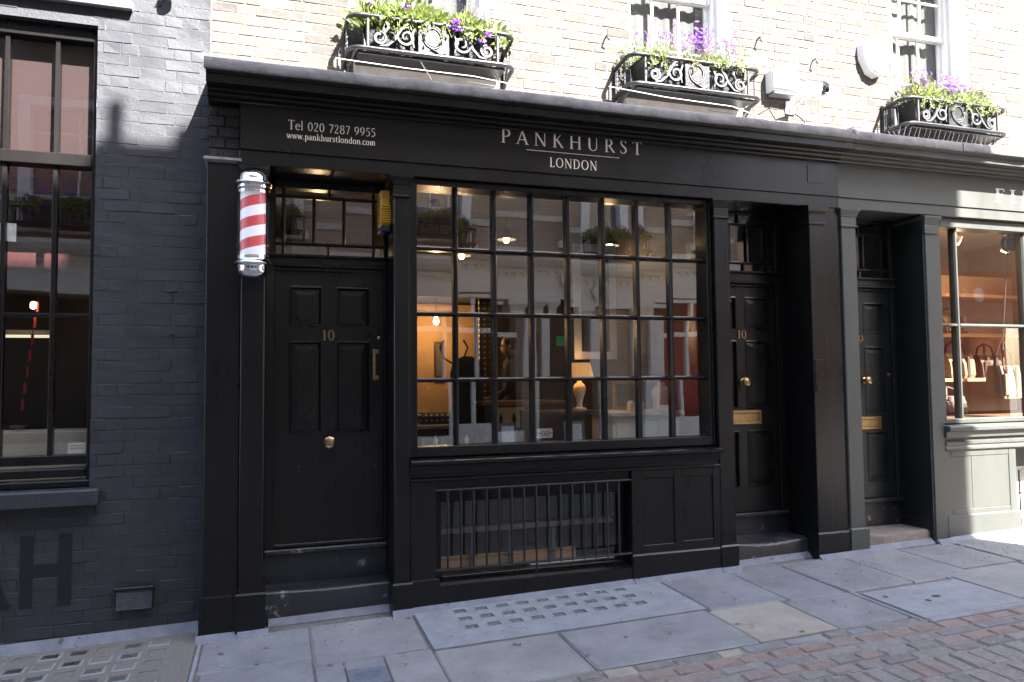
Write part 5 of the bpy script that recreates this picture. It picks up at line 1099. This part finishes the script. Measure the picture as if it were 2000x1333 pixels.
# left shop
room(-3.2,-1.12,.45,3.2,.6,4.3,M['red'],DKW,M['darkroom'])
tag(MB().box(-3.2,-1.0,.47,3.2,3.02,3.12).build('interior_floor_upper',M['red']),kind='structure')
tag(bx('roller_blind',mat('red_blind',(.017,.0012,.0018),.8,var=.1),None,-2.6,-1.15,.44,.45,3.14,3.98,.001),'dull red blind behind the upper panes of the painted house window','blind')
tag(bx('red_banner',mat('red_banner',(.05,.005,.005),.8),None,-2.6,-1.15,.8,.81,2.45,3.0,.001),'red banner hanging inside the painted house window','banner')
tag(MB().box(-3.2,-1.13,1.9,1.95,.6,2.55).build('interior_screen',mat('dark_brown_screen',(.03,.016,.012),.6,var=.3)),kind='structure')
rl=thing('lantern_string','string of small red paper tags hanging in the painted house window','decoration'); MB().tube([(-1.70,1.3,2.3),(-1.74,1.3,1.9),(-1.80,1.3,1.4)],.003,4).build('cord',M['iron'],rl)
RT=mat('red_paper',(.30,.02,.018),.6)
for i in range(7): MB().cbox(-.010,.010,-.005,.005,-.042,.042,.002).build('tag',RT,rl).location=(-1.70-.014*i,1.3,2.22-i*.125)
stl_=thing('strip_light','fluorescent strip light glowing deep inside the painted house window','lamp'); bx('housing',WH,stl_,-2.15,-1.66,1.6,1.66,2.02,2.06,.004); bx('tube',mat('tube_glow',(1,1,.9),.4,emit=((1,.9,.65),.10)),stl_,-2.13,-1.68,1.605,1.655,2.0,2.02,.004)
MB().lathe([(.0,-.03),(.02,-.02),(.02,.02),(.0,.03)],(0,0,0),'Z',10).build('bulb',BULB,tag(thing('pendant_lamp','small glowing bulb inside the painted house window','lamp',loc=(-1.70,1.2,2.22))),smooth=60)
tag(bx('counter',mat('cream_counter',(.45,.40,.33),.5,var=.1),None,-2.6,-1.15,.62,1.0,.62,1.30,.006),'cream counter inside the painted house window','counter')
tag(bx('notice',WH,None,-1.69,-1.59,.372,.374,2.56,2.68,.0005),'white paper notice stuck inside the painted house window','notice')
nc=thing('leaflets','two small pink and white leaflets in the lower corner of the painted house window','leaflet'); PK=mat('pink_leaflet',(.62,.30,.30),.6)
bx('sheet',WH,nc,-1.265,-1.165,.372,.375,1.165,1.235,.0005); bx('band',PK,nc,-1.255,-1.175,.370,.3715,1.195,1.205,.0003); bx('band',PK,nc,-1.255,-1.175,.370,.3715,1.215,1.222,.0003)
# right shop
WARM=mat('warm_plaster',(.34,.24,.15),.7,var=.1)
room(5.82,9.2,.47,2.6,.5,3.35,WARM,OW,mat('pale_ceiling',(.5,.40,.30),.7))
tag(bx('display_floor',mat('sun_toned_orange_boards',(.13,.075,.042),.5,var=.2,streak=(1,1,8)),None,5.85,9.1,.2,1.0,1.16,1.20,.004),'orange wooden display floor in the end shop window','shelf')  # orange wood darkened in colour here to offset the direct sun on it
sh=thing('shelving','warm-lit wooden shelves with bags in the end shop','shelf'); 
for z in (1.55,2.05,2.5): bx('shelf',OW,sh,6.6,8.6,1.15,1.5,z,z+.04,.004)
bx('back_panel',WARM,sh,6.6,8.6,1.5,1.53,1.2,2.8,.003); bx('upright',OW,sh,6.56,6.6,1.15,1.53,1.2,2.8,.003)
CAN=mat('tan_canvas',(.15,.105,.06),.8,var=.15,bump=.3); LEA=mat('dark_leather',(.05,.025,.015),.5)
def bag(x,y,z,w_,h_,d_,label,m,rz=0,hang=None):
    t=thing('bag',label,'bag','bags in the end shop',loc=(x,y,z)); t.rotation_euler=(0,0,rz)
    MB().loft([(-w_*.46,w_*.46,-d_*.5,d_*.5,0),(-w_*.5,w_*.5,-d_*.55,d_*.55,h_*.15),(-w_*.5,w_*.5,-d_*.5,d_*.5,h_*.6),(-w_*.53,w_*.53,-d_*.3,d_*.3,h_),(-w_*.5,w_*.5,-d_*.2,d_*.2,h_*.99)]).build('body',m,t)
    bx('pocket',m,t,-w_*.42,-w_*.12,-d_*.62,-d_*.5,h_*.1,h_*.75,.008)
    for s in (-1,1):
        pts=[(-w_*.22,s*d_*.32,h_*.93),(-w_*.17,s*d_*.25,h_*1.35),(-w_*.02,s*.01,h_*1.75 if hang else h_*1.5),(w_*.17,s*d_*.25,h_*1.35),(w_*.22,s*d_*.32,h_*.93)]
        MB().tube(pts,.011,6).build('handle',LEA,t,smooth=60)
    for k in (-1,1): MB().box(k*w_*.22-.018,k*w_*.22+.018,-d_*.57,-d_*.5,h_*.05,h_*.98).build('strap',LEA,t)
    return t
bag(7.06,.42,1.385,.40,.33,.14,'cream canvas tote bag hanging in the sunlit end shop window',mat('cream_canvas',(.135,.108,.070),.85,bump=.3,var=.08),R(12),True)
bag(7.35,1.28,2.09,.32,.2,.18,'tan canvas bag on the upper shelf of the end shop',CAN); bag(7.40,1.28,1.59,.36,.28,.2,'tan duffel bag on the middle shelf of the end shop',CAN); bag(7.0,1.05,1.20,.34,.2,.2,'dark leather bag on the display floor of the end shop',LEA); bag(7.85,1.28,1.59,.3,.26,.18,'dark leather bag on the middle shelf behind the hanging tote',LEA)
pu=thing('pulley','black hanging pulley with chain holding the tote bag','pulley'); bx('ceiling_plate',M['iron'],pu,7.2,7.42,.38,.58,3.30,3.34,.004); MB().lathe([(.03,-.03),(.085,-.03),(.07,0),(.085,.03),(.03,.03)],(7.27,.46,2.98),'Y',20).build('wheel',M['iron'],pu,smooth=40); MB().tube([(7.30,.46,3.3),(7.28,.46,3.05)],.02,8).build('hanger',M['iron'],pu); MB().tube([(7.24,.46,2.95),(7.12,.46,2.0),(7.10,.46,1.96)],.007,6).build('rope',LEA,pu); MB().tube([(7.34,.46,2.95),(7.42,.44,2.8),(7.46,.44,2.7)],.012,6).build('chain',M['iron'],pu)
SPT=mat('spot_glow',(1,.8,.6),.3,emit=((1,.72,.45),4))
for i,(x,y,z,lb) in enumerate(((6.90,.75,3.05,'small ceiling spotlight by the mullion of the end shop window'),(7.52,.7,2.98,'ceiling spotlight behind the pulley in the end shop window'),(6.67,.9,2.95,'ceiling spotlight nearest the taupe pilaster in the end shop window'))):
    t=thing('spotlight',lb,'lamp'); MB().tube([(x,y,3.35),(x,y,z+.05)],.008,6).build('stem',WH,t); q=MB().lathe([(.02,.06),(.035,.05),(.04,-.04)],(0,0,0),'Z',14).build('head',WH,t,smooth=40); q.location=(x,y,z); q.rotation_euler=(R(25),R(15),0); c_=MB().lathe([(.034,-.041),(.0,-.043)],(0,0,0),'Z',14).build('bulb',SPT,t); c_.location=q.location; c_.rotation_euler=q.rotation_euler; plight(t,(x,y,z-.09),16,.03,(1,.62,.34))
